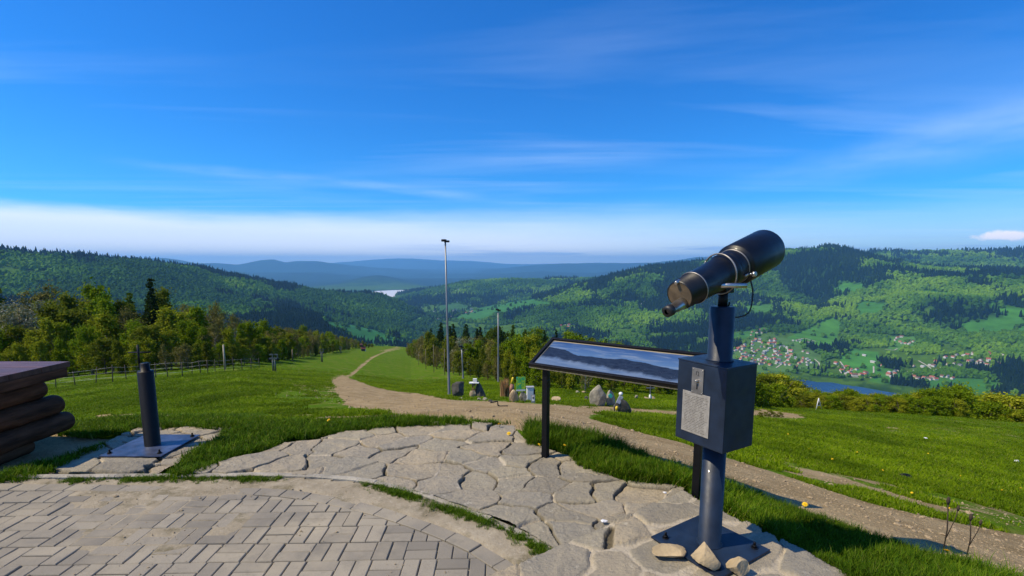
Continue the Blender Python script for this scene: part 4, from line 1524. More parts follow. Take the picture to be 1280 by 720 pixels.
def build_grass():
    g = np.random.default_rng(77)

    def put(name, x, y, hs, protos, tone=None, dz=-.004):
        z = H(x, y) + dz
        n = len(x)
        rot = np.stack([g.normal(0, .12, n), g.normal(0, .12, n), g.uniform(0, 6.28, n)], 1)
        sc = hs[:, None] * np.stack([np.ones(n), np.ones(n), g.uniform(.8, 1.2, n)], 1)
        scatter(name, np.stack([x, y, z], 1), sc, g.uniform(0, 1, n) if tone is None else tone, protos, rot)

    tall = [src('tuft_source', *blade_tuft(i, 26, .13, .045, .0032, .75), gm_tall) for i in range(4)]
    x, y = sample_area(60000, 2.2, 7.0, -1, 56, g)
    z = H(x, y); u, v, D = proj(x, y, z)
    k = softpoly(u, v, VERGE, 5, 3, 8, 3) + (fbm(x * 2.5, y * 2.5, 4, 3) - .5) * .9 > .5
    k &= g.random(len(x)) < .95
    x, y = x[k], y[k]
    hs = (.30 + .95 * fbm(x * 1.6, y * 1.6, 7, 3)) * g.uniform(.6, 1.3, len(x))
    put('verge_grass', x, y, hs, tall, np.clip(fbm(x * 2, y * 2, 9, 3) * 1.6 - .4, 0, 1), .0)
    low = [src('tuft_source', *blade_tuft(40 + i, 22, .05, .035, .0028, .8), gm_tall) for i in range(3)]
    x, y = sample_area(60000, 3.2, 9.0, -58, 4, g)
    z = H(x, y); u, v, D = proj(x, y, z)
    s = np.maximum(np.maximum(softpoly(u, v, STRIP, 4, 2, 8, 3), softpoly(u, v, STRIP2, 8, 2, 8, 3) * .8), softpoly(u, v, STRIP3, 8, 2, 8, 3) * .62)
    k = s + (fbm(x * 3, y * 3, 14, 3) - .5) * 1.1 > .5
    put('strip_grass', x[k], y[k], g.uniform(.5, 1.5, k.sum()), low)
    # sprigs in the kerb joint
    kk = np.array(offset_curve(resample(KERB, .02), -.03))
    kk = kk[(kk[:, 0] > -4.5) & (kk[:, 1] > 1.2)]
    i = g.integers(0, len(kk), 5200)
    x = kk[i, 0] + g.normal(0, .026, 5200); y = kk[i, 1] + g.normal(0, .026, 5200)
    k = fbm(x * 2.2 + 3, y * 2.2, 18, 3) + g.normal(0, .09, 5200) > .05 + np.interp(x, [-4, -3.3, -2.2, -1.2, -.9, .4], [.45, .45, .63, .60, .44, .42])
    x, y = x[k], y[k]
    o = g.uniform(.2, .75, len(x)) ** 1.3
    n = len(x)
    scatter('kerb_grass', np.stack([x, y, np.full(n, .0)], 1), np.repeat(o[:, None], 3, 1), g.uniform(0, 1, n), low, np.stack([np.zeros(n), np.zeros(n), g.uniform(0, 6.28, n)], 1))
    # meadow
    short = [src('tuft_source', *blade_tuft(80 + i, 16, .05, .07, .005, .8), gm_short) for i in range(3)]
    n = 230000
    az = g.uniform(radians(-56), radians(56), n); r = np.exp(g.uniform(math.log(3.0), math.log(75), n))
    x, y = r * np.sin(az), r * np.cos(az)
    e = np.interp(np.degrees(az), [a for a, _ in EDGE], [b for _, b in EDGE])
    z = H(x, y); u, v, D = proj(x, y, z)
    d = dirt_at(u, v)
    k = (r > e + .08) & (d + (fbm(x * 1.6, y * 1.6, 24, 4) - .5) * 1.1 + (fbm(x * .3, y * .3, 25, 3) - .5) * .5 < .40)
    x, y, r = x[k], y[k], r[k]
    hs = (.45 + r / 11) * g.uniform(.6, 1.3, len(x)) * (.6 + .8 * fbm(x * .7, y * .7, 27, 3))
    hs = np.minimum(hs, 3.2)
    kf = g.random(len(x)) < np.clip((78 - r) / 30, 0, 1) + .0
    x, y, r, hs = x[kf], y[kf], r[kf], hs[kf]
    n = len(x)
    rot = np.stack([g.normal(0, .15, n), g.normal(0, .15, n), g.uniform(0, 6.28, n)], 1)
    sc = np.stack([hs, hs, np.minimum(hs, 1.7)], 1)
    scatter('meadow_grass', np.stack([x, y, H(x, y) - .005], 1), sc, np.clip(fbm(x * .5, y * .5, 29, 4) * 1.6 - .7 + fbm(x * .09, y * .14, 30, 3) * .7, 0, 1), short, rot)
    print('meadow tufts', n)
    # loose stones and gravel on the path
    V, F = ico(1)
    stones = []
    sm = pbr('path gravel', (.36, .275, .165), .9, var=.3, scale=3)
    for i in range(3):
        gg = np.random.default_rng(200 + i)
        stones.append(src('stone_source', V * (1 + gg.normal(0, .16, (len(V), 1))) * np.array([1, .8, .55]), F, sm))
    n = 42000
    az = g.uniform(radians(-50), radians(56), n); r = np.exp(g.uniform(math.log(2.6), math.log(34), n))
    x, y = r * np.sin(az), r * np.cos(az)
    e = np.interp(np.degrees(az), [a for a, _ in EDGE], [b for _, b in EDGE])
    z = H(x, y); u, v, D = proj(x, y, z)
    k = (r > e + .1) & (dirt_at(u, v) > .45)
    x, y, r = x[k], y[k], r[k]; n = len(x)
    s = (.0026 + .00038 * r) * np.exp(g.normal(0, .65, n)); s = np.minimum(s, .05)
    scatter('path_gravel', np.stack([x, y, H(x, y) + s * .15], 1), np.repeat(s[:, None], 3, 1), g.random(n), stones, np.stack([g.normal(0, .3, n)] * 2 + [g.uniform(0, 6.28, n)], 1))
    # crumbs of sand and grit on the paving
    n = 2600
    x, y = g.uniform(-4.6, .9, n), g.uniform(1.6, 3.5, n)
    k = inpoly(x, y, KERB + [(-9, -3)]) & (fbm(x * 1.5, y * 3, 3, 3) + .25 * (y - 3) > .5)
    x, y = x[k], y[k]; n = len(x)
    s = .003 * np.exp(g.normal(0, .5, n))
    scatter('paving_grit', np.stack([x, y, np.full(n, .003)], 1), np.repeat(s[:, None], 3, 1), g.random(n), stones, np.zeros((n, 3)))


build_grass()

# ================================================================== OBJECTS
blue_paint = pbr('dark blue satin paint', (.011, .021, .043), .48, var=.22, scale=9, coat=.05, spec=.35, bump=.05, bscale=200)
black_paint = pbr('blue black satin paint', (.004, .0045, .007), .42, var=.2, scale=6, coat=.08, spec=.4, bump=.04, bscale=150)
black_metal = pbr('black powder coat', (.004, .004, .005), .5, spec=.25, var=.2, scale=20, bump=.1, bscale=200)
steel = pbr('brushed steel', (.55, .53, .50), .32, metal=1, var=.08, scale=30, stretch=(1, 1, 8))
worn_steel = pbr('dull steel plate', (.30, .28, .26), .45, metal=.7, var=.2, scale=14)
rubber = pbr('black rubber', (.012, .012, .013), .5)
brass = pbr('worn brown face', (.13, .09, .05), .7, metal=0, var=.3, scale=18)
glass_dark = pbr('dark lens', (.004, .005, .008), .06, coat=1)


def engraved_mat():
    m, t, out = new_mat('engraved instruction plate')
    co = t.node('ShaderNodeTexCoord').outputs['Generated']
    sx = t.node('ShaderNodeSeparateXYZ', {0: co})
    line = t.math('FRACT', t.math('MULTIPLY', sx.outputs[2], 26))
    on = t.math('MULTIPLY', t.math('GREATER_THAN', line, .45), t.math('LESS_THAN', line, .85))
    w = t.noise(t.scaled(co, (46, 46, 26)), 1.0, 2, .6)
    wd = t.math('GREATER_THAN', w, .47)
    row = t.node('ShaderNodeTexWhiteNoise', {'Vector': t.node('ShaderNodeCombineXYZ', {0: t.math('FLOOR', t.math('MULTIPLY', sx.outputs[2], 26))}).outputs[0]}, noise_dimensions='3D').outputs[0]
    edge = t.math('MULTIPLY', t.math('GREATER_THAN', sx.outputs[0], .08), t.math('LESS_THAN', sx.outputs[0], t.rng(row, 0, 1, .7, .94)))
    ev = t.math('MULTIPLY', t.math('GREATER_THAN', sx.outputs[2], .05), t.math('LESS_THAN', sx.outputs[2], .93))
    f = t.math('MULTIPLY', t.math('MULTIPLY', on, wd), t.math('MULTIPLY', edge, ev))
    base = t.mix(t.rng(t.noise(co, 6, 5, .6), .3, .7), (.30, .275, .24), (.46, .43, .38))
    c = t.mix(t.math('MULTIPLY', f, .8), base, (.06, .055, .05))
    b = t.node('ShaderNodeBsdfPrincipled', {'Base Color': c, 'Roughness': .42, 'Metallic': .35})
    t.l.new(b.outputs[0], out.inputs[0])
    return m


def plate_with_bolts(root, half, thick, hole_bolts, ang, mat, bolt_mat, z0=0.0):
    mb = MB()
    mb.box((0, 0, z0 + thick / 2), (half * 2, half * 2, thick), rotz(ang), bev=.004)
    mb.build('base_plate', mat, root)
    for (bx, by) in hole_bolts:
        p = rotz(ang) @ Vector((bx, by, 0))
        b = MB()
        b.cyl((p.x, p.y, z0 + thick), (p.x, p.y, z0 + thick + .004), .019, seg=20)
        b.cyl((p.x, p.y, z0 + thick + .004), (p.x, p.y, z0 + thick + .016), .013, seg=6, bev=.002)
        b.cyl((p.x, p.y, z0 + thick + .016), (p.x, p.y, z0 + thick + .034), .007, seg=12, bev=.002)
        b.build('anchor_bolt', bolt_mat, root)


def build_telescope():
    Z0 = .046
    root = empty('viewing_telescope', (1.10, 2.525, Z0))
    tag(root, 'dark blue coin operated telescope on a post with square coin box', 'telescope')
    ang = -radians(57) + pi / 2
    plate_with_bolts(root, .222, .012, [(-.165, -.165), (.165, -.165), (-.165, .165), (.165, .165)], ang, blue_paint, black_metal, .002)
    mb = MB()
    mb.rev((0, 0, .012), (0, 0, 1.4), [(0, .070), (.006, .069), (.012, .060), (.595, .060)], 40)
    mb.build('lower_post', blue_paint, root)
    zb0, zb1 = .655 - Z0, 1.088 - Z0
    A = radians(-30)
    ex = Vector((sin(A), cos(A), 0)); ey = Vector((cos(A), -sin(A), 0))     # ex runs to the left far corner, ey to the right far corner
    M = Matrix((( -ex.x, ey.x, 0, 0), (-ex.y, ey.y, 0, 0), (0, 0, 1, 0), (0, 0, 0, 1)))
    off = ey * -.02
    M = Matrix.Translation(off) @ M
    # M local: +x towards the near corner along the front face, -y is the front face normal side
    box = MB()
    box.box((0, 0, (zb0 + zb1) / 2), (.30, .24, zb1 - zb0), M, bev=.005)
    box.box((0, 0, zb1 + .004), (.306, .246, .008), M, bev=.003)
    cb = box.build('coin_box', blue_paint, root)
    hp = MB(); hp.box((0, -.1232, (zb0 + zb1) / 2 + .0), (.001, .001, .001), M)
    s = MB(); s.box((-.022, -.1225, zb0 + .165), (.172, .004, .222), M, bev=.0015)
    s.build('instruction_plate', engraved_mat(), cb)
    c = MB(); c.box((-.018, -.1225, zb1 - .093), (.072, .005, .137), M, bev=.0015)
    cs = c.build('coin_plate', worn_steel, cb)
    k = MB(); k.cyl(M @ Vector((-.018, -.124, zb1 - .092)), M @ Vector((-.018, -.142, zb1 - .092)), .010, .008, 16, bev=.002)
    k.build('coin_knob', steel, cb)
    sl = MB(); sl.box((-.018, -.1252, zb1 - .122), (.006, .003, .026), M)
    for dx in (-.008, .006):
        sl.box((-.018 + dx, -.1252, zb1 - .052), (.002, .0016, .018), M)
    sl.box((-.019, -.1252, zb1 - .043), (.016, .0016, .002), M)
    sl.box((-.012, -.1252, zb1 - .063), (.012, .0016, .002), M)
    sl.build('coin_slot', black_metal, cb)
    rv = MB()
    for dx in (-.029, .029):
        for dz in (-.060, .060):
            rv.cyl(M @ Vector((-.018 + dx, -.124, zb1 - .093 + dz)), M @ Vector((-.018 + dx, -.128, zb1 - .093 + dz)), .0045, .003, 10)
    rv.build('rivets', steel, cb)
    up = MB()
    up.rev((0, 0, zb1 + .006), (0, 0, 2), [(0, .069), (.010, .068), (.014, .062), (.285, .062), (.288, .058)], 40)
    up.build('upper_post', blue_paint, root)
    nk = MB()
    nk.cyl((0, 0, zb1 + .29), (0, 0, zb1 + .375), .024, seg=20)
    nk.build('pivot_neck', black_metal, root)
    # optical tube
    al, el = radians(55), radians(17)
    d = Vector((sin(al) * cos(el), cos(al) * cos(el), sin(el)))
    P = Vector((0, 0, 1.565 - Z0))
    a = P - d * .385
    tb = MB()
    tb.rev(a, a + d, [(.0, .066), (.004, .072), (.10, .075), (.102, .080), (.118, .080), (.120, .077), (.36, .085), (.37, .092), (.395, .092), (.40, .089), (.47, .091), (.474, .106), (.485, .112), (.78, .113), (.786, .110), (.786, .098), (.70, .096)], 56, cap=False)
    tube = tb.build('optical_tube', black_paint, root)
    ob = MB(); ob.rev(a + d * .70, a + d, [(0, .0005), (.003, .096)], 40, cap=False); ob.build('objective_lens', glass_dark, tube)
    fc = MB(); fc.rev(a + d * .006, a + d, [(-.008, .0005), (-.006, .030), (-.004, .067)], 40, cap=False); fc.build('rear_face', brass, tube)
    side = d.cross(Vector((0, 0, 1))).normalized()      # towards the viewer's right
    upv = side.cross(d).normalized()
    ec = a - upv * .038 + side * .014
    ep = MB(); ep.rev(ec - d * .115, ec + d * .02, [(0, .018), (.002, .024), (.018, .026), (.020, .023), (.085, .027), (.13, .029)], 32)
    eye = ep.build('eyepiece', steel, tube)
    er = MB(); er.rev(ec - d * .125, ec, [(0, .013), (.0, .026), (.032, .028), (.034, .0255)], 32, cap=False); er.build('eye_cup', rubber, eye)
    le = MB(); le.rev(ec - d * .118, ec, [(0, .0005), (.001, .018)], 24, cap=False); le.build('eye_lens', glass_dark, eye)
    lp = MB(); lp.cyl(a + upv * .066 - d * .015, a + upv * .066 + d * .02, .009, seg=14, bev=.002); lp.build('sight_pin', steel, tube)
    # steel bands
    for (t0, rr) in ((.110, .0815), (.46, .0935)):
        bd = MB(); bd.rev(a + d * (t0 - .003), a + d, [(0, rr - .004), (0, rr + .0005), (.006, rr + .0005), (.006, rr - .004)], 56, cap=False); bd.build('band', worn_steel, tube)
    # loose clamp ring round the tube, with its thumb screw
    rc = a + d * .335
    tilt = (d * .97 + side * .12 + upv * -.16).normalized()
    ra = tilt.orthogonal().normalized(); rb = tilt.cross(ra)
    pts = [rc + (ra * cos(t) + rb * sin(t)) * .103 for t in np.linspace(0, 2 * pi, 49)]
    rg = MB(); rg.tube(pts, .0042, 8); ring = rg.build('clamp_ring', worn_steel, root)
    sidev = -side if side.dot(Vector((1.1, 2.5, 0))) > 0 else side
    s0 = rc + d * .115 + sidev * .088 - upv * .035
    th = MB(); th.cyl(s0, s0 + sidev * .022, .006, seg=12); th.rev(s0 + sidev * .02, s0 + sidev, [(0, .008), (.004, .014), (.016, .014), (.02, .009)], 20)
    th.cyl(s0 - d * .035, s0 + d * .01, .0065, seg=12, bev=.001)
    th.build('thumb_screw', steel, root)
    # handle bar under the tube
    hb = P - upv * .055 - d * .055 + sidev * .135 + Vector((-.065, -.01, 0))
    rr = Vector((1, -.12, 0)).normalized()
    h = MB(); h.rev(hb - rr * .066, hb + rr * .066, [(0, .007), (.002, .0125), (.130, .0125), (.132, .007)], 20); h.build('handle_bar', steel, root)
    yk = MB()
    yk.box((0, 0, 1.565 - Z0 - .098), (.075, .075, .028), rotz(-al), bev=.004)
    yk.build('yoke', black_metal, root)
    # cable hanging in a loop from the tube to the post
    p0 = P + d * .22 - upv * .10
    cpts = []
    C = [p0, p0 + Vector((.02, -.01, -.09)), p0 + Vector((-.01, -.03, -.20)), p0 + Vector((-.13, -.06, -.215)), Vector((.03, -.01, zb1 + .315))]
    for i in range(len(C) - 1):
        for k in range(6):
            t = k / 6
            q0 = C[max(0, i - 1)]; q1 = C[i]; q2 = C[i + 1]; q3 = C[min(len(C) - 1, i + 2)]
            cpts.append(.5 * ((2 * q1) + (q2 - q0) * t + (2 * q0 - 5 * q1 + 4 * q2 - q3) * t * t + (-q0 + 3 * q1 - 3 * q2 + q3) * t ** 3))
    cpts.append(C[-1])
    cb2 = MB(); cb2.tube(cpts, .0042, 8); cb2.build('cable', rubber, root)


build_telescope()


def panorama_mat():
    m, t, out = new_mat('printed mountain panorama')
    uv = t.node('ShaderNodeTexCoord').outputs['Generated']
    at = t.attr('pan').outputs['Vector']
    sx = t.node('ShaderNodeSeparateXYZ', {0: at})
    x, y, _ = sx.outputs
    vx = t.node('ShaderNodeCombineXYZ', {0: t.math('MULTIPLY', x, 3.2)}).outputs[0]
    n1 = t.noise(vx, 1.7, 6, .55)
    # main ridge: high at the left, lower to the middle, long shoulder right
    hill = t.ramp(x, [(0, .74), (.12, .70), (.25, .50), (.36, .54), (.55, .60), (.75, .50), (1, .42)])
    rd = t.math('ADD', t.node('ShaderNodeSeparateColor', {0: hill}).outputs[0], t.math('MULTIPLY', t.math('SUBTRACT', n1, .5), .24))
    inm = t.rng(t.math('SUBTRACT', rd, y), -.006, .006)
    foot = t.math('ADD', .22, t.math('MULTIPLY', t.math('SUBTRACT', t.noise(vx, 4.0, 4), .5), .3))
    foot = t.math('ADD', foot, t.math('MULTIPLY', t.math('SUBTRACT', .5, x), .25))
    low = t.rng(t.math('SUBTRACT', foot, y), -.05, .05)
    cl = t.noise(t.scaled(at, (3.5, 7, 1)), 1.6, 5, .6, .6)
    sky = t.mix(t.rng(y, .45, 1), (.085, .16, .29), (.02, .06, .18))
    sky = t.mix(t.rng(cl, .48, .75), sky, (.18, .23, .31))
    mt = t.mix(t.rng(t.noise(t.scaled(at, (12, 9, 1)), 2.0, 6, .7), .35, .65), (.006, .010, .022), (.022, .035, .06))
    tx = t.noise(t.scaled(at, (90, 60, 1)), 1.0, 2, .6)
    mt = t.mix(t.math('MULTIPLY', t.rng(tx, .66, .72), t.rng(y, .2, .5, .7, 0)), mt, (.35, .38, .45))
    lk = t.mix(t.rng(cl, .3, .7), (.06, .11, .21), (.15, .20, .29))
    c = t.mix(inm, sky, mt)
    c = t.mix(low, c, lk)
    # pale border of the print
    bx = t.math('MINIMUM', x, t.math('SUBTRACT', 1, x)); by = t.math('MINIMUM', y, t.math('SUBTRACT', 1, y))
    bd = t.math('MAXIMUM', t.rng(bx, .006, .008, 1, 0), t.rng(by, .022, .03, 1, 0))
    c = t.mix(bd, c, (.34, .29, .20))
    b = t.node('ShaderNodeBsdfPrincipled', {'Base Color': c, 'Roughness': .35, 'Specular IOR Level': .3, 'Coat Weight': .25, 'Coat Roughness': .1})
    t.l.new(b.outputs[0], out.inputs[0])
    return m


def build_board():
    p1, p2 = Vector((.267, 3.86, 0)), Vector((1.252, 3.14, 0))
    al = (p2 - p1).normalized(); pr = Vector((-al.y, al.x, 0))    # pr: away from the viewer
    if pr.y < 0: pr = -pr
    root = empty('panorama_board', tuple(p1))
    tag(root, 'long sloping panorama board with blue mountain print on two black posts', 'information board')
    Lw = (p2 - p1).length
    M = Matrix(((al.x, pr.x, 0, 0), (al.y, pr.y, 0, 0), (0, 0, 1, 0), (0, 0, 0, 1)))
    for k, x in ((0, .0), (1, Lw)):
        mb = MB(); mb.box((x, 0.02, .37), (.048, .048, .82), M, bev=.003); mb.build('post', black_metal, root)
    tl = radians(25.2); W = .405
    x0, x1 = -.125, Lw + .03
    T = M @ Matrix.Translation((0, -.045, .772)) @ Matrix.Rotation(tl, 4, 'X')
    fr = MB(); bw = .024
    fr.box(((x0 + x1) / 2, bw / 2, .012), (x1 - x0, bw, .030), T, bev=.002)
    fr.box(((x0 + x1) / 2, W - bw / 2, .012), (x1 - x0, bw, .030), T, bev=.002)
    for x in (x0 + bw / 2, x1 - bw / 2):
        fr.box((x, W / 2, .012), (bw, W - 2 * bw, .030), T, bev=.002)
    fr.box(((x0 + x1) / 2, W / 2, -.001), (x1 - x0 - 2 * bw, W - 2 * bw, .006), T)
    for x in (0, Lw):
        fr.box((x, W / 2, -.018), (.04, W * .8, .03), T, bev=.002)
    fr.build('frame', black_metal, root)
    # print
    a = T @ Vector((x0 + bw, bw, .006)); b = T @ Vector((x1 - bw, bw, .006)); c = T @ Vector((x1 - bw, W - bw, .006)); d = T @ Vector((x0 + bw, W - bw, .006))
    n = (b - a).cross(d - a).normalized() * .003
    V = [a, b, c, d, a + n, b + n, c + n, d + n]
    me = bpy.data.meshes.new('printed_panel'); me.from_pydata([tuple(v) for v in V], [], [(4, 5, 6, 7), (0, 3, 2, 1), (0, 1, 5, 4), (1, 2, 6, 5), (2, 3, 7, 6), (3, 0, 4, 7)])
    at = me.attributes.new('pan', 'FLOAT_VECTOR', 'POINT')
    at.data.foreach_set('vector', np.array([(0, 0, 0), (1, 0, 0), (1, 1, 0), (0, 1, 0)] * 2, np.float32).ravel())
    me.materials.append(panorama_mat()); link(bpy.data.objects.new('printed_panel', me), root)
    tr = MB(); tr.box(((x0 + x1) / 2, -.003, -.007), (x1 - x0, .004, .006), T); tr.build('bottom_trim', steel, root)


build_board()


def build_stump():
    root = empty('metal_post_stump', (-3.165, 4.10, .012))
    tag(root, 'short black steel post bolted to a blue plate on the stone pad, its telescope missing', 'post')
    plate_with_bolts(root, .258, .010, [(-.215, -.20), (.205, -.20), (.215, .205)], 0.0, pbr('blue grey steel plate', (.055, .075, .14), .38, metal=.25, var=.35, scale=7), black_metal, .003)
    mb = MB()
    mb.rev((0, 0, .01), (0, 0, 1), [(0, .064), (.004, .060), (.66, .060), (.664, .056), (.665, .036), (.73, .034), (.735, .030)], 40)
    mb.build('post_tube', black_metal, root)
    c = MB()
    c.cyl((-.045, 0, .70), (-.045, 0, .90), .008, seg=10)
    c.cyl((-.13, 0, .835), (.06, 0, .838), .006, seg=10)
    c.build('spindle', black_metal, root)


build_stump()


def log_mb(mb, p0, p1, r, seed):
    g = random.Random(seed)
    p0, p1 = Vector(p0), Vector(p1); L_ = (p1 - p0).length
    prof = [(0, r * .80), (.012, r * .93), (.04, r)]
    n = 8
    for i in range(1, n): prof.append((.04 + (L_ - .08) * i / n, r * g.uniform(.95, 1.04)))
    prof += [(L_ - .04, r), (L_ - .012, r * .90), (L_, r * .72)]
    mb.rev(p0, p1, prof, 26)


def build_log_table():
    root = empty('log_table', (-4.6, 4.0, -.03))
    tag(root, 'heavy log table with reddish brown top and rounded stacked logs, in shade on sand', 'table')
    dark_log = pbr('dark stained log', (.11, .045, .022), .75, spec=.15, var=.35, scale=3, stretch=(6, 1, 6), bump=.5, bscale=12)
    top_m = pbr('red brown varnished planks', (.12, .05, .035), .5, spec=.3, var=.25, scale=2, stretch=(1, 7, 1), coat=.1, bump=.25, bscale=30)
    cut = pbr('orange cut log end', (.50, .24, .10), .8, var=.3, scale=18, bump=.4, bscale=30)
    ox, oy, oz = -4.6, 4.0, -.03
    P = lambda x, y, z: (x - ox, y - oy, z - oz)
    mb = MB()
    y0, y1 = 3.50, 4.31
    nb = 3
    for i in range(nb):
        a = y0 + (y1 - y0) * i / nb
        mb.box(P(-5.35, a + (y1 - y0) / nb / 2, .705), (2.70, (y1 - y0) / nb - .004, .048), bev=.004)
    mb.build('table_top', top_m, root)
    e = MB(); e.box(P(-4.04, (y0 + y1) / 2 - .01, .640), (.09, y1 - y0 - .06, .08), bev=.006)
    e.box(P(-6.6, (y0 + y1) / 2, .640), (.09, y1 - y0 - .06, .08), bev=.006); e.build('top_bearer', dark_log, root)
    k = 0
    for (xx, yy0, yy1, zz, r) in ((-4.17, 3.62, 4.18, .512, .088), (-4.15, 3.70, 4.30, .340, .090), (-4.13, 3.55, 4.36, .168, .088), (-4.2, 3.60, 4.05, .04, .07)):
        b = MB(); log_mb(b, P(xx, yy0, zz), P(xx, yy1, zz), r, k); lg = b.build('log', dark_log, root)
        if k == 1:
            c = MB(); c.rev(P(xx, yy0 - .004, zz), P(xx, yy0 + .1, zz), [(0, .0005), (0, r * .77), (.006, r * .80)], 26, cap=False); c.build('cut_end', cut, lg)
        k += 1
    for (yy, zz, r) in ((3.95, .426, .08), (3.95, .254, .08), (3.68, .426, .07), (3.68, .20, .07), (3.95, .6, .05)):
        b = MB(); log_mb(b, P(-6.4, yy, zz), P(-4.28, yy, zz), r, k); b.build('log', dark_log, root); k += 1


build_log_table()


# ------------------------------------------------------------------ rocks and memorial stones
def rock_mesh(seed, dims, mat, sub=4, rough=.16, facets=9, point=0.0, lean=(0, 0), base=0.0):
    V, F = ico(sub)
    g = np.random.default_rng(seed)
    n = g.normal(0, 1, (facets, 3)); n /= np.linalg.norm(n, axis=1)[:, None]
    dd = g.uniform(.42, .80, facets)
    V = V.copy()
    for a, b in zip(n, dd):
        q = V @ a
        over = np.maximum(q - b, 0)
        V -= over[:, None] * a
    V *= (1 + (fbm(V[:, 0] * 3 + 7, V[:, 1] * 3 + V[:, 2] * 2.3, seed, 4) - .5)[:, None] * rough)
    t = (V[:, 2] - V[:, 2].min()) / np.ptp(V[:, 2])
    if point:
        V[:, 0] *= 1 - point * t ** 1.1; V[:, 1] *= 1 - point * .8 * t ** 1.1
    for i in range(3):
        V[:, i] = (V[:, i] - V[:, i].min()) / np.ptp(V[:, i]) - (.5 if i < 2 else 0)
    V = V * np.array(dims)
    V[:, 0] += lean[0] * t * dims[2]; V[:, 1] += lean[1] * t * dims[2]
    V[:, 2] -= dims[2] * .06 + base
    return np_mesh('rock', V, F, [mat], False)


tan_rock = pbr('tan sandstone', (.46, .35, .20), .9, var=.22, scale=5, bump=.8, bscale=14)
grey_rock = pbr('grey sandstone', (.32, .29, .22), .9, var=.25, scale=4, bump=.8, bscale=12)
dark_rock = pbr('dark weathered stone', (.10, .095, .085), .9, var=.3, scale=4, bump=.8, bscale=10)


def put_rock(name, u, v, wpx, hpx, mat, seed, label, cat, r=None, depth=.7, group=None, ground=None, rz=0., **k):
    p = ground or on_ground(u, v, 3, 400)
    D = p[1] * cp + (CAMH - p[2]) * sp
    w, h = wpx * D / FPX, hpx * D / FPX * 1.08
    o = bpy.data.objects.new(name, rock_mesh(seed, (w, w * depth, h), mat, **k))
    o.location = (p[0], p[1], p[2]); o.rotation_euler = (0, 0, rz)
    link(o); tag(o, label, cat, group)
    return o, D


def thing_at(name, u, v, label, cat, group=None, rz=0.0, sink=0.0):
    p = on_ground(u, v, 3, 600)
    o = empty(name, (p[0], p[1], p[2] - sink), rz)
    tag(o, label, cat, group)
    return o, p[1] * cp + (CAMH - p[2]) * sp


# loose stones at the foot of the telescope
for (x, y, dims, seed, rz, lab) in ((.845, 2.42, (.185, .105, .055), 5, .15, 'flat tan stone lying against the telescope plate'),
                                    (1.005, 2.335, (.165, .15, .115), 16, .6, 'tallest tan stone, wedged against the telescope post'),
                                    (1.135, 2.285, (.115, .10, .085), 27, 2.0, 'small tan stone on the near corner of the telescope plate')):
    o = bpy.data.objects.new('loose_stone', rock_mesh(seed, dims, tan_rock, 4, .14, 12))
    o.location = (x, y, .048); o.rotation_euler = (0, 0, rz); link(o)
    tag(o, lab, 'stone', 'stones on the telescope plate')

put_rock('standing_stone', 571, 497, 17, 21, dark_rock, 3, 'dark pointed standing stone at the foot of the tallest lamp post', 'standing stone', depth=.5, point=.35, lean=(.1, 0))
put_rock('standing_stone', 747, 507.5, 22, 27, grey_rock, 12, 'tall grey triangular standing stone beyond the path', 'standing stone', depth=.5, point=.78, facets=14)
put_rock('boulder', 642.5, 502.5, 12, 16, tan_rock, 7, 'tan boulder below the colourful map sign', 'boulder', point=.3)
put_rock('boulder', 653.5, 502, 10, 13, grey_rock, 8, 'grey boulder between tan boulder and white cabinet', 'boulder', point=.2)
put_rock('boulder', 695, 502, 12, 6, tan_rock, 9, 'low tan boulder in the grass right of the board post', 'boulder')
put_rock('boulder', 591, 498, 8, 10, tan_rock, 33, 'small tan boulder leaning at the dark memorial stump', 'boulder')
for i, (u, v, w, h, m, lab) in enumerate([(599, 500, 5, 3, grey_rock, 'small pale stone at the path edge below the memorial stump'), (606, 501, 7, 4, grey_rock, 'larger pale stone in the heap at the path edge'), (613, 502, 5, 3, dark_rock, 'dark stone in the heap at the path edge'), (629, 514, 4, 2.2, tan_rock, 'lone pale stone lying on the dirt path'), (617, 521, 3, 2, dark_rock, 'lone dark stone lying on the dirt path'),
                                          (722, 491, 6, 3, grey_rock, 'flat pale stone in the grass before the dark wood'), (730, 491.5, 6, 3, tan_rock, 'flat tan stone in the grass before the dark wood'), (795.5, 498.5, 4, 5, grey_rock, 'small pointed stone left of the cross'), (733, 500, 5, 5, dark_rock, 'dark stone at the foot of the triangular stone'),
                                          (576, 499, 5, 2.5, grey_rock, 'flat stone at the foot of the dark standing stone'), (437, 510, 4, 2.4, tan_rock, 'pale stone on the worn strip left of the path'), (391, 522.5, 6, 2.4, grey_rock, 'flat pale stone behind the flagstones')]):
    put_rock('field_stone', u, v, w, h, m, 50 + i, lab, 'stone', None)


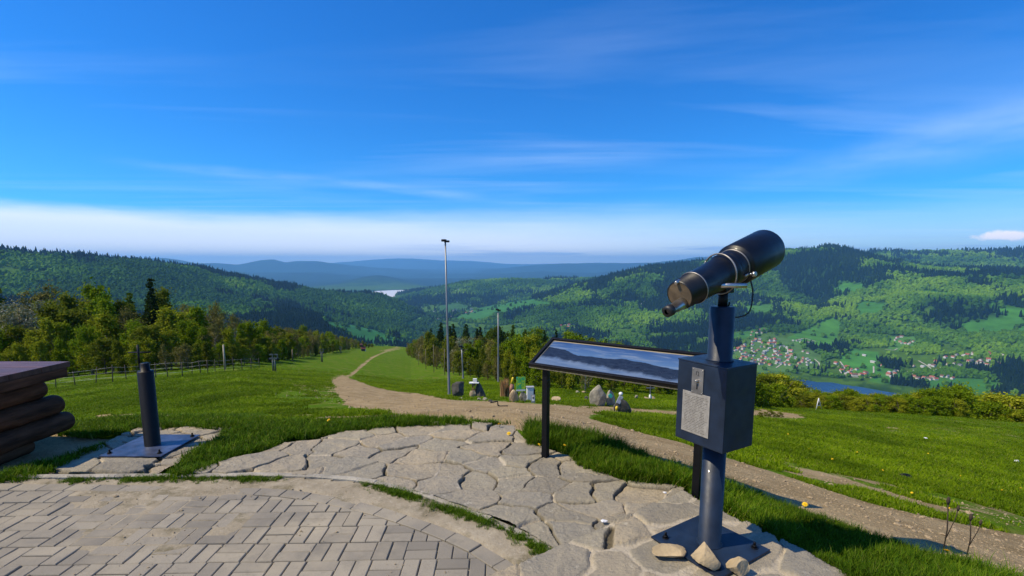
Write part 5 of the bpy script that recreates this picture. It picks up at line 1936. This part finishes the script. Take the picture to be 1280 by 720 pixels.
def memorials():
    yellow = pbr('yellow plaque', (.75, .55, .03), .5); white = pbr('white painted panel', (.72, .72, .70), .5, var=.05); teal = pbr('teal plaque', (.03, .42, .36), .4)
    red = pbr('faded red panel', (.45, .12, .08), .6); dk = dark_rock
    # dark memorial stump with plaques
    o, D = thing_at('memorial_stump', 601, 497, 'dark leaning memorial stump with white roof plaque and yellow tablet', 'memorial'); s = D / FPX
    me = rock_mesh(60, (15 * s, 9 * s, 24 * s), dk, 3, point=.45, lean=(-.12, 0)); b = link(bpy.data.objects.new('stump_body', me), o)
    m = MB(); m.box((-8 * s, -2 * s, 19.5 * s), (12 * s, 6 * s, 1.2 * s), bev=.01); m.box((-7 * s, -1 * s, 22.5 * s), (5 * s, 3 * s, 4 * s), bev=.01); m.build('white_roof', white, o)
    m = MB(); m.box((-7.5 * s, -3 * s, 14 * s), (3.4 * s, .6 * s, 4 * s), bev=.005); m.build('yellow_tablet', yellow, o)
    m = MB(); m.box((-8.5 * s, -1.0 * s, 9 * s), (4.5 * s, 2.4 * s, 19 * s), bev=.02); m.build('wooden_pillar', pbr('brown pillar', (.30, .18, .09), .8), o)
    # totem with yellow top
    o, D = thing_at('painted_totem', 640, 494, 'narrow leaning totem with yellow tip and red lower part', 'totem'); s = D / FPX
    m = MB(); m.rev((-1.5 * s, 0, -1 * s), (1.6 * s, 0, 26 * s), [(0, 3.1 * s), (9 * s, 2.9 * s), (16 * s, 2.2 * s)], 10); m.build('totem_body', pbr('painted brown wood', (.34, .15, .10), .7, var=.4, scale=4), o)
    m = MB(); m.rev((.35 * s, 0, 15 * s), (1.9 * s, 0, 28 * s), [(0, 2.3 * s), (7 * s, 1.4 * s), (8 * s, .8 * s)], 10); m.build('yellow_tip', yellow, o)
    m = MB(); m.cyl((1.5 * s, 0, 22 * s), (1.6 * s, 0, 26.5 * s), .5 * s); m.build('spike', black_metal, o)
    # colourful map sign
    o, D = thing_at('map_sign', 651, 502, 'bright green and yellow trail map sign on a dark stand', 'sign', rz=.12); s = D / FPX
    mm, t, out = new_mat('green and yellow trail map')
    g = t.node('ShaderNodeTexCoord').outputs['Generated']; sx = t.node('ShaderNodeSeparateXYZ', {0: g})
    nz = t.noise(t.scaled(g, (4, 1, 4)), 1.3, 5, .6, .8)
    c = t.ramp(nz, [(.30, (.02, .42, .50)), (.45, (.03, .45, .10)), (.56, (.30, .60, .04)), (.70, (.75, .72, .05))])
    c = t.mix(t.rng(t.math('ABSOLUTE', t.math('SUBTRACT', sx.outputs[0], .5)), .0, .02, .6, 0), c, (.02, .20, .08))
    c = t.mix(t.math('LESS_THAN', sx.outputs[2], .12), c, (.75, .78, .75))
    b = t.node('ShaderNodeBsdfPrincipled', {'Base Color': c, 'Roughness': .35}); t.l.new(b.outputs[0], out.inputs[0])
    m = MB(); m.box((0, 0, 22.5 * s), (11.5 * s, .5 * s, 18 * s), bev=.004); m.build('map_panel', mm, o)
    m = MB(); m.box((-4 * s, .6 * s, 9 * s), (.9 * s, .9 * s, 22 * s)); m.build('post', black_metal, o)
    m = MB(); m.box((4 * s, .6 * s, 9 * s), (.9 * s, .9 * s, 22 * s)); m.build('post', black_metal, o)
    # white cabinet
    o, D = thing_at('white_cabinet', 662.5, 502, 'white upright cabinet with grey lid left of the board post', 'cabinet', rz=.1); s = D / FPX
    m = MB(); m.box((0, 0, 9.5 * s), (8.6 * s, 6 * s, 17.5 * s), bev=.03); m.build('cabinet_body', white, o)
    m = MB(); m.box((0, 0, 18.9 * s), (10 * s, 7 * s, 1 * s), bev=.02); m.build('lid', pbr('grey lid', (.35, .36, .38), .5), o)
    m = MB(); m.box((5.4 * s, .5 * s, 8 * s), (1.6 * s, 6 * s, 16 * s), bev=.02); m.build('side_panel', black_metal, o)
    o, D = thing_at('notice_frame', 666.5, 503.5, 'small leaning framed notice in front of the white cabinet', 'notice', rz=.1); s = D / FPX
    R_ = Matrix.Rotation(-.15, 4, 'X')
    m = MB(); m.box((0, 0, 5 * s), (5 * s, .6 * s, 10.5 * s), R_, bev=.01); m.build('frame', pbr('grey frame', (.22, .23, .26), .5), o)
    m = MB(); m.box((0, -.42 * s, 5.6 * s), (3.2 * s, .25 * s, 7 * s), R_); m.build('notice_sheet', white, o)
    m = MB(); m.box((0, -.6 * s, 6.3 * s), (1.7 * s, .2 * s, 3 * s), R_); m.build('picture', dk, o)
    # stone with a teal plaque
    o, D = thing_at('plaque_stone', 763, 507.5, 'rounded pale memorial stone with a teal plaque', 'memorial stone'); s = D / FPX
    link(bpy.data.objects.new('stone_body', rock_mesh(71, (12 * s, 8 * s, 22 * s), grey_rock, 3, point=.25)), o)
    m = MB(); m.cyl((-1.2 * s, -3.2 * s, 14 * s), (-1.2 * s, -4.4 * s, 14 * s), 2.7 * s, seg=24, bev=.01); m.build('plaque', teal, o)
    o, D = thing_at('plaque_stone', 779.5, 518, 'dark slanting memorial stone with a white plaque and a yellow lantern', 'memorial stone'); s = D / FPX
    link(bpy.data.objects.new('stone_body', rock_mesh(74, (22 * s, 12 * s, 24 * s), dark_rock, 4, point=.55, lean=(-.22, 0))), o)
    m = MB(); m.rev((-4.5 * s, -1 * s, 25 * s), (-4.5 * s, -1 * s, 30 * s), [(0, 2.2 * s), (2 * s, 2.6 * s), (3.6 * s, 1.6 * s), (4 * s, .2 * s)], 16); m.build('white_cap', white, o)
    m = MB(); m.box((0, 0, 0), (5.5 * s, .8 * s, 10 * s), Matrix.Translation((-6.6 * s, -4.6 * s, 20 * s)) @ Matrix.Rotation(.42, 4, 'Y'), bev=.01); m.build('white_plaque', pbr('pale lilac plaque', (.50, .50, .58), .5), o)
    m = MB(); m.rev((-10 * s, -5 * s, 6.5 * s), (-10 * s, -5 * s, 13 * s), [(0, 1.5 * s), (4 * s, 1.8 * s), (5.5 * s, .9 * s)], 14); m.build('yellow_lantern', yellow, o)
    m = MB(); m.box((-10 * s, -5 * s, 3 * s), (3 * s, 3 * s, 7.5 * s), bev=.01); m.build('lantern_stand', tan_rock, o)
    # cross on a small cairn
    o, D = thing_at('grave_cross', 812.5, 499, 'thin grey metal cross standing in a little heap of stones', 'cross'); s = D / FPX
    gm = pbr('grey cross metal', (.25, .25, .26), .5, metal=.4)
    m = MB(); m.box((0, 0, 8.5 * s), (.9 * s, .8 * s, 19 * s)); m.box((0, 0, 14.4 * s), (10.5 * s, .7 * s, .9 * s)); m.build('cross', gm, o)
    for (dx, dw, hh, sd, mt) in ((-5, 6, 3.5, 1, tan_rock), (0, 4.4, 7, 2, white), (3.6, 5, 4.4, 3, tan_rock)):
        c = link(bpy.data.objects.new('cairn_stone', rock_mesh(80 + sd, (dw * s, dw * s, hh * s), mt, 3)), o); c.location = (dx * s, -1.5 * s, 0)
    # bent dark iron bracket on the path edge
    o, D = thing_at('iron_bracket', 622, 508, 'bent dark iron bracket sticking up at the path edge', 'bracket'); s = D / FPX
    m = MB(); m.tube([(-9 * s, 0, 5 * s), (0, 0, 6.5 * s), (.5 * s, 0, 1.5 * s), (3 * s, 0, .2 * s), (13 * s, 0, .4 * s)], .9 * s, 7); m.build('bracket_rod', black_metal, o)
    # tan dry grass clump
    p = on_ground(631, 497, 3, 300); D = p[1] * cp + (CAMH - p[2]) * sp; s = D / FPX
    V, F = blade_tuft(5, 520, 23 * s, 5.6 * s, .35 * s, .16)
    dm, t, out = new_mat('dry orange grass'); ri = t.node('ShaderNodeNewGeometry').outputs['Random Per Island']
    b = t.node('ShaderNodeBsdfPrincipled', {'Base Color': t.ramp(ri, [(0, (.22, .10, .035)), (.5, (.42, .22, .08)), (1, (.58, .36, .15))]), 'Roughness': .8}); t.l.new(b.outputs[0], out.inputs[0])
    o = src('ornamental_grass', V, F, dm); o.location = p; link(o); tag(o, 'upright clump of dry orange brown grass left of the totem', 'ornamental grass')


memorials()


# ------------------------------------------------------------------ posts, lamps, fence, lift
def lamp_post(u, v, vtop, label, du=0.0, rb=.09, arm=None):
    o, D = thing_at('lamp_post', u, v, label, 'lamp post'); s = D / FPX
    h = height_to(o.location.x, o.location.y, o.location.z, vtop)
    lx = du * s
    m = MB(); m.rev((0, 0, -.2), (lx, 0, h), [(0, rb * 1.3), (.3, rb * 1.25), (.35, rb), (h * .5, rb * .75), (h + .15, rb * .55)], 14)
    m.build('pole', pbr('galvanised pole', (.22, .23, .24), .45, metal=.4, var=.15, scale=1), o)
    hd = MB()
    hs = max(.26, 3.6 * s)
    hd.box((lx - hs * .3, 0, h + hs * .25), (hs * 1.1, hs * .8, hs * .5), Matrix.Identity(4), bev=hs * .12)
    hd.box((lx + hs * .45, 0, h + hs * .05), (hs * .9, hs * .7, hs * .42), Matrix.Identity(4), bev=hs * .1)
    hd.cyl((lx, 0, h - .05), (lx, 0, h + hs * .3), rb * .8, seg=10)
    hd.build('lamp_head', black_metal, o)
    return o, s, h


lamp_post(561.5, 494, 302, 'tallest grey lamp post with twin black floodlights beside the dark standing stone', -1.5, .08)
lamp_post(623, 478, 388, 'shorter grey lamp post in front of the young wood', 0, .10)
lamp_post(579, 473.5, 434, 'thin grey lamp post half hidden against the wood right of the tallest lamp post', -1.5, .12)


def thin_post(name, u, v, vtop, r, mat, label, cat, group=None, arm=False):
    o, D = thing_at(name, u, v, label, cat, group); s = D / FPX
    h = height_to(o.location.x, o.location.y, o.location.z, vtop)
    m = MB(); m.cyl((0, 0, -.2), (0, 0, h), r, r * .8, 8); m.build('pole', mat, o)
    return o, s, h


wood = pbr('weathered wood post', (.20, .16, .11), .9, var=.3, scale=3)
pale = pbr('pale metal', (.45, .46, .48), .5)
for u, v, vt in ((523.5, 456.5, 441), (532.5, 461.5, 436), (542.5, 466, 431), (556, 468.5, 436), (640, 477, 452)):
    thin_post('slope_pole', u, v, vt, .06, wood, 'slim wooden pole along the lower edge of the young wood', 'pole', 'slim poles along the edge of the young wood')
thin_post('wooden_pole', 281.5, 462, 431, .10, pbr('bleached timber', (.40, .34, .25), .9), 'taller bleached timber pole standing behind the wire fence', 'pole')
o, s, h = thin_post('snow_lance', 588, 470, 457, .04, pale, 'slim pole with a bent white arm before the young wood', 'snow lance')
m = MB(); m.tube([(-4 * s, 0, h + 5 * s), (-1 * s, 0, h + 1.2 * s), (4 * s, 0, h + .5 * s)], [.8 * s, .9 * s, .5 * s], 8); m.tube([(0, 0, h - .3), (0, 0, h + 1.5 * s)], .4 * s, 6); m.build('lance_arm', pbr('white lance', (.7, .72, .72), .4), o)


def lift_pylon(u, v, vt, label, wpx=10):
    o, D = thing_at('lift_pylon', u, v, label, 'ski lift pylon', 'ski lift pylons along the wood'); s = D / FPX
    h = height_to(o.location.x, o.location.y, o.location.z, vt)
    w = wpx * s / 2
    pm = pbr('grey green steel', (.10, .12, .12), .6, metal=.3)
    m = MB()
    for dx in (-.28, .28): m.cyl((dx * w, 0, -.2), (dx * w, 0, h * .78), .09, .07, 8)
    for k in range(5): m.box((0, 0, h * (.12 + .15 * k)), (w * .56, .05, .06))
    m.build('mast', pm, o)
    m = MB(); m.box((0, 0, h * .74), (2 * w, .16, .14)); m.box((-.5 * w, 0, h * .97), (.9 * w, .1, .1)); m.box((.7 * w, 0, h * .97), (.8 * w, .1, .1))
    for dx in (-.25, .98): m.box((dx * w, 0, h * .86), (.09, .09, h * .24))
    m.build('crossbar', pm, o)
    for sg in (-1, 1):
        m = MB(); m.rev((sg * w * .9, -.05, h * .70), (sg * w * .9, .05, h * .70), [(0, .16), (.1, .16)], 12); m.build('sheave', black_metal, o)


lift_pylon(343, 464, 442.5, 'nearest ski lift pylon, its crossbar dark against the wood', 10)
lift_pylon(402.5, 452.5, 436, 'second ski lift pylon further down the slope', 5)
lift_pylon(426, 441.5, 433, 'farthest ski lift pylon near the hut', 4)
thin_post('wooden_pole', 366, 451, 437, .12, wood, 'plain pole between the first two ski lift pylons', 'pole')


def hut():
    o, D = thing_at('lift_hut', 454, 438.8, 'small dark red roofed hut at the far edge of the ski slope', 'hut', rz=.3); s = D / FPX
    m = MB(); m.box((0, 0, 1.6 * s), (4.6 * s, 3.6 * s, 3.6 * s)); m.build('wall', pbr('dark hut boards', (.05, .04, .035), .8), o)
    m = MB()
    w, d, z0, z1 = 3.0 * s, 2.4 * s, 3.4 * s, 6.2 * s
    m.add([(-w, -d, z0), (w, -d, z0), (w, d, z0), (-w, d, z0), (-w * .8, 0, z1), (w * .8, 0, z1)], [(0, 1, 5, 4), (2, 3, 4, 5), (1, 2, 5), (3, 0, 4), (0, 3, 2, 1)]); rf = m.build('roof', pbr('dull red roof', (.16, .035, .03), .7), o)
    m = MB(); m.box((-2 * s, 0, 7 * s), (3.5 * s, 2 * s, 3.0 * s)); m.add([(-4 * s, -1.4 * s, 8.4 * s), (0, -1.4 * s, 8.4 * s), (0, 1.4 * s, 8.4 * s), (-4 * s, 1.4 * s, 8.4 * s), (-2 * s, 0, 9.8 * s)], [(0, 1, 4), (1, 2, 4), (2, 3, 4), (3, 0, 4), (0, 3, 2, 1)]); m.build('turret', pbr('dull red brown turret', (.12, .04, .035), .7), o)
    m = MB(); m.box((2.6 * s, -1.2 * s, 1.4 * s), (1.2 * s, 1 * s, 3 * s)); m.build('white_door', pbr('white door', (.65, .67, .7), .5), o)


hut()


def fence():
    pts = [(-40, 492), (-8, 488.5), (22, 486), (50, 484), (70, 484.5), (94, 482), (120, 479.5), (141, 477.5), (158, 475.5), (178, 473.5), (195, 473), (210, 472), (228, 471), (240, 468), (251, 467), (260, 466.5), (269, 465.5), (281, 464.5), (292, 463.5), (303, 462.5), (314, 461.5), (324, 460.5)]
    P = [on_ground(u, v, 10, 300) for u, v in pts]
    o = empty('wire_fence', P[3]); tag(o, 'long wire fence on thin dark posts along the edge of the wood', 'fence')
    B = Vector(P[3])
    tops = []
    src_me = None
    for i, p in enumerate(P):
        q = Vector(p) - B
        h = 1.15 + RNG.uniform(-.1, .15)
        if src_me is None:
            m = MB(); m.cyl((0, 0, -.15), (0, 0, 1), .032, .03, 8); po = m.build('fence_post', pbr('dark fence post', (.07, .055, .04), .9), o); src_me = po.data
        else:
            po = link(bpy.data.objects.new('fence_post', src_me), o)
        po.location = q; po.scale = (1, 1, h); po.rotation_euler = (RNG.gauss(0, .03), RNG.gauss(0, .04), 0)
        tops.append(q)
    for k in (.35, .7, 1.05):
        m = MB(); m.tube([t + Vector((0, 0, k)) for t in tops], .006, 4); m.build('wire', pale, o)


fence()

# right meadow bits
o, D = thing_at('meadow_goal', 1022, 512.5, 'small white A shaped frame standing in the meadow before the hedge', 'marker', sink=.05); s = D / FPX
m = MB(); m.tube([(-2 * s, 0, 0), (.2 * s, 0, 16 * s)], .55 * s, 6); m.tube([(.2 * s, 0, 16 * s), (5.5 * s, 1 * s, 2 * s)], .35 * s, 6); m.tube([(-1.2 * s, 0, 6 * s), (3.6 * s, .5 * s, 7 * s)], .3 * s, 6)
m.build('frame_tube', pbr('white tube', (.75, .76, .78), .5), o)
for u, v, w, h in ((962, 521, 17, 9), (950, 521.5, 12, 7), (974, 521.5, 13, 7)):
    p = on_ground(u, v, 3, 200); D = p[1] * cp + (CAMH - p[2]) * sp
    PT['bush'][2].put((p[0], p[1], p[2] - .05), h * D / FPX, 'low dark shrub clump on the sandy patch behind the coin box', 'shrub', 'low shrubs on the sandy patch', w=w / h * .8)


# small stones, litter, flowers
def crumple(name, loc, size, mat, label, cat, seed):
    me = rock_mesh(seed, (size, size * .7, size * .45), mat, 3, .5, 6)
    o = bpy.data.objects.new(name, me); o.location = loc; link(o); tag(o, label, cat)


paper = pbr('white paper', (.75, .75, .76), .7, var=.05)
for u, v, sz, lab, sd in ((755, 651, .045, 'crumpled white tissue on the flagstones beside the plinth corner', 1), (818, 633, .035, 'small scrap of white paper at the back of the plinth', 2), (831, 616, .03, 'scrap of white paper in the grass beside the board post', 3)):
    p = at_z(u, v, .03)
    crumple('paper_scrap', (p[0], p[1], .025 if sd > 1 else .02), sz, paper, lab, 'litter', sd)
for u, v, sz, lab, sd in ((1271, 578, .22, 'white scrap lying far out on the meadow near its right edge', 4), (1157, 548.5, .16, 'pale scrap lying in the middle of the meadow', 5)):
    p = on_ground(u, v, 3, 100); crumple('paper_scrap', p, sz, paper, lab, 'litter', sd)
p = on_ground(1132, 598, 3, 100); crumple('dark_rag', p, .22, black_metal, 'small dark rag lying in the grass beyond the path', 'litter', 9)


def dandelions():
    ym, t, out = new_mat('dandelion yellow'); b = t.node('ShaderNodeBsdfPrincipled', {'Base Color': (.85, .58, .01, 1), 'Roughness': .7}); t.l.new(b.outputs[0], out.inputs[0])
    V = []; F = []
    g = np.random.default_rng(3)
    for ring, (n, r, zz) in enumerate(((22, 1.0, .05), (18, .8, .22), (12, .5, .36), (6, .25, .42))):
        for k in range(n):
            a = 2 * pi * k / n + g.uniform(-.1, .1); k0 = len(V)
            ca, sa = cos(a), sin(a)
            V += [(ca * .1, sa * .1, .05), (ca * r * .6 - sa * .1, sa * r * .6 + ca * .1, zz), (ca * r, sa * r, zz * .9), (ca * r * .6 + sa * .1, sa * r * .6 - ca * .1, zz)]
            F.append((k0, k0 + 1, k0 + 2, k0 + 3))
    fl = np_mesh('flower_head', np.array(V), np.array(F), [ym], False)
    stem_m = MB(); stem_m.tube([(0, 0, 0), (.06, 0, .5), (.02, .02, 1)], .02, 6)
    st = None
    near = [(1004, 641, .030, .14), (1181, 698, .03, .10), (706, 559, .03, .07), (694, 547, .028, .06), (674, 557, .025, .05), (743, 546, .025, .06), (624, 535, .035, .03), (636, 547, .035, .03), (770, 563, .02, .06), (838, 593, .022, .09), (788, 582, .02, .07), (411, 531, .03, .04)]
    far = [(1013, 563), (1011, 565), (1095, 573), (1103, 592), (1061, 536), (1200, 598), (1246, 617), (1252, 616), (1275, 613), (1185, 642), (1139, 622), (1071, 568), (1028, 550), (1160, 569), (1221, 604), (690, 545), (664, 541), (1112, 560), (1040, 578), (985, 545)]
    for i, (u, v, sz, h) in enumerate(near + [(a, b, None, None) for a, b in far]):
        if sz is None:
            p = on_ground(u, v, 3, 80); sz = .022 + .0012 * p[1]; h = .07
        else:
            q = at_z(u, v, .0)
            zz = float(H(q[0], q[1])[0]) if u > 640 else .012
            p = on_ground(u, v + h * 110, 2.2, 60) if u > 660 else (q[0], q[1], .01)
        on = 'in the grass strips beside the paving' if i < len(near) else 'out on the meadow beyond the dirt path'
        o = empty('dandelion', p); tag(o, 'yellow dandelion flower ' + on, 'flower', 'dandelions ' + on)
        a = link(bpy.data.objects.new('flower_head', fl), o); a.location = (0, 0, h); a.scale = (sz * .5 * 1.3,) * 3
        a.rotation_euler = (-.5, RNG.uniform(-.3, .3), RNG.uniform(0, 6))
        if st is None:
            s_o = stem_m.build('stem', gm_tall, o); st = s_o.data
        else:
            s_o = link(bpy.data.objects.new('stem', st), o)
        s_o.scale = (.12, .12, h)


dandelions()
# withered stalks beside the dirt path
sm_ = pbr('dark dry stalk', (.05, .035, .02), .9)
for u, v, h, lab in ((1178, 694, .34, 'tall dark seed stalk at the edge of the dirt path'), (1208, 697, .26, 'shorter bare stalk right of the dark seed stalk')):
    p = on_ground(u, v, 2.2, 50)
    o = empty('dry_stalk', p); tag(o, lab, 'dry plant')
    m = MB(); m.tube([(0, 0, 0), (.01, 0, h * .5), (-.005, 0, h)], .0035, 6); m.tube([(.006, 0, h * .3), (.05, 0, h * .7), (.06, 0, h * .85)], .0025, 6); m.build('stalk', sm_, o)
    m = MB(); m.rev((-.005, 0, h - .01), (-.005, 0, h + .05), [(0, .004), (.02, .010), (.045, .007), (.05, .001)], 8); m.rev((.06, 0, h * .85), (.062, 0, h * .85 + .04), [(0, .004), (.018, .009), (.04, .001)], 8); m.build('seed_head', sm_, o)


# ================================================================== VILLAGES
def house_protos():
    wm = {k: pbr(k + ' house wall', c, .8, var=.05, scale=.3) for k, c in (('white', (.56, .54, .51)), ('cream', (.46, .38, .28)), ('grey', (.32, .32, .32)))}
    rm = {k: pbr(k + ' roof tiles', c, .75, var=.15, scale=.5) for k, c in (('red', (.34, .085, .05)), ('brown', (.16, .08, .055)), ('grey', (.13, .14, .17)), ('white', (.46, .46, .48)))}
    P = {}
    for rk, wk in (('red', 'white'), ('red', 'cream'), ('brown', 'white'), ('grey', 'white'), ('grey', 'grey'), ('white', 'white')):
        w, d, h, rh = 5.5, 4.5, 5.2, 3.2 if rk != 'white' else 1.2
        a = MB(); a.box((0, 0, h / 2 - 2), (2 * w, 2 * d, h + 4))
        a.add([(-w, -d, h), (-w, d, h), (-w, 0, h + rh * .93)], [(0, 1, 2)]); a.add([(w, -d, h), (w, d, h), (w, 0, h + rh * .93)], [(0, 2, 1)])
        b = MB(); e = 1.12
        for sgn in (-1, 1):
            b.add([(-w * e, sgn * d * e, h - .4), (w * e, sgn * d * e, h - .4), (w * e, 0, h + rh), (-w * e, 0, h + rh), (-w * e, sgn * d * e, h - .1), (w * e, sgn * d * e, h - .1), (w * e, 0, h + rh + .3), (-w * e, 0, h + rh + .3)], [(0, 1, 2, 3), (4, 7, 6, 5), (0, 4, 5, 1), (0, 3, 7, 4), (1, 5, 6, 2)])
        b.box((w * .4, d * .3, h + rh), (.9, .9, 2.2))
        wo = a.build('wall', wm[wk]); ro = b.build('roof', rm[rk])
        COL.objects.unlink(wo); COL.objects.unlink(ro)
        P.setdefault(rk, []).append((wo, ro))
    return P


def build_villages():
    P = house_protos()
    rg = random.Random(99)
    C = [  # polygon, count, roof weights red/brown/grey/white, place, size
        ([(911, 440), (930, 430), (955, 420), (972, 424), (985, 434), (985, 446), (975, 458), (950, 458), (925, 450)], 74, (5, 2, 3, 2), 'in the dense village beyond the coin box', 1.1),
        ([(985, 438), (1010, 440), (1018, 452), (1003, 461), (985, 459), (975, 458)], 22, (6, 2, 2, 2), 'in the lanes right of the dense village', 1.0),
        ([(935, 417), (955, 411), (958, 416), (938, 420)], 8, (4, 3, 2, 1), 'in the hamlet above the dense village', .9),
        ([(985, 424), (1020, 425), (1020, 429), (988, 428)], 6, (1, 1, 2, 4), 'in the row on the pale lane above the village', 1.0),
        ([(1042, 450), (1052, 456), (1085, 466), (1084, 472), (1056, 472), (1046, 462)], 16, (6, 2, 2, 1), 'on the shore of the lake', 1.2),
        ([(1078, 444), (1100, 444), (1100, 462), (1082, 462)], 4, (2, 1, 1, 3), 'alone on the bright meadow above the lake', 1.2),
        ([(1100, 446), (1128, 452), (1134, 462), (1128, 480), (1104, 470)], 13, (5, 2, 2, 3), 'along the winding pale road', 1.2),
        ([(1112, 421), (1134, 421), (1144, 429), (1136, 433), (1114, 427)], 10, (6, 3, 2, 1), 'in the hamlet on the high clearing', 1.0),
        ([(1128, 452), (1160, 450), (1198, 458), (1196, 474), (1160, 478), (1132, 470)], 32, (5, 3, 3, 2), 'in the middle of the wide valley village', 1.1),
        ([(1178, 446), (1230, 438), (1262, 444), (1258, 456), (1200, 462)], 44, (5, 3, 3, 2), 'at the upper end of the wide valley village', 1.0),
        ([(1255, 480), (1290, 484), (1290, 492), (1262, 492)], 4, (5, 1, 1, 0), 'at the right edge below the fields', 1.4),
        ([(688, 401), (706, 400), (724, 410), (712, 413), (692, 407)], 13, (5, 2, 2, 2), 'in the hamlet at the foot of the long ridge', .95),
        ([(788, 376), (812, 378), (850, 380), (850, 384), (800, 382)], 9, (1, 1, 2, 4), 'on the pale clearing high on the long ridge', .9),
        ([(930, 375), (950, 373), (965, 378), (940, 384)], 6, (2, 2, 1, 3), 'on the slope just right of the telescope post', 1.0),
        ([(545, 389), (560, 388), (585, 387), (596, 384), (590, 392), (572, 397), (548, 400), (520, 408), (528, 400)], 28, (4, 3, 5, 3), 'in the distant town in the valley gap', 1.5),
        ([(548, 372), (570, 362), (625, 358), (640, 366), (600, 376), (560, 380)], 12, (2, 2, 3, 3), 'scattered on the hill behind the distant town', 1.4),
    ]
    keys = ['red', 'brown', 'grey', 'white']
    tot = 0
    for poly, n, wts, where, size in C:
        us = [p[0] for p in poly]; vs_ = [p[1] for p in poly]
        k = 0; tries = 0; used = []
        while k < n and tries < n * 30:
            tries += 1
            u, v = rg.uniform(min(us), max(us)), rg.uniform(min(vs_), max(vs_))
            if not inpoly(np.array([u]), np.array([v]), poly)[0]: continue
            if any(abs(u - a) < 2.6 and abs(v - b) < 1.3 for a, b in used): continue
            p = on_ground(u, v, 1300, 7000, 900)
            if p is None or p[2] < -439.5: continue
            used.append((u, v))
            rk = rg.choices(keys, wts)[0]
            wo, ro = rg.choice(P[rk])
            adj = {'red': 'red', 'brown': 'brown', 'grey': 'dark grey', 'white': 'pale'}[rk]
            e = empty('village_house', (p[0], p[1], p[2] + .5), rg.choice([.3, 1.9]) + rg.gauss(0, .25))
            sc = size * rg.uniform(.8, 1.25)
            e.scale = (sc * rg.uniform(.9, 1.35), sc, sc)
            tag(e, adj + ' roofed tiny house ' + where, 'house', 'houses ' + where)
            for s_ in (wo, ro):
                c = s_.copy(); COL.objects.link(c); c.parent = e
            k += 1
        tot += k
    print('houses', tot)


build_villages()
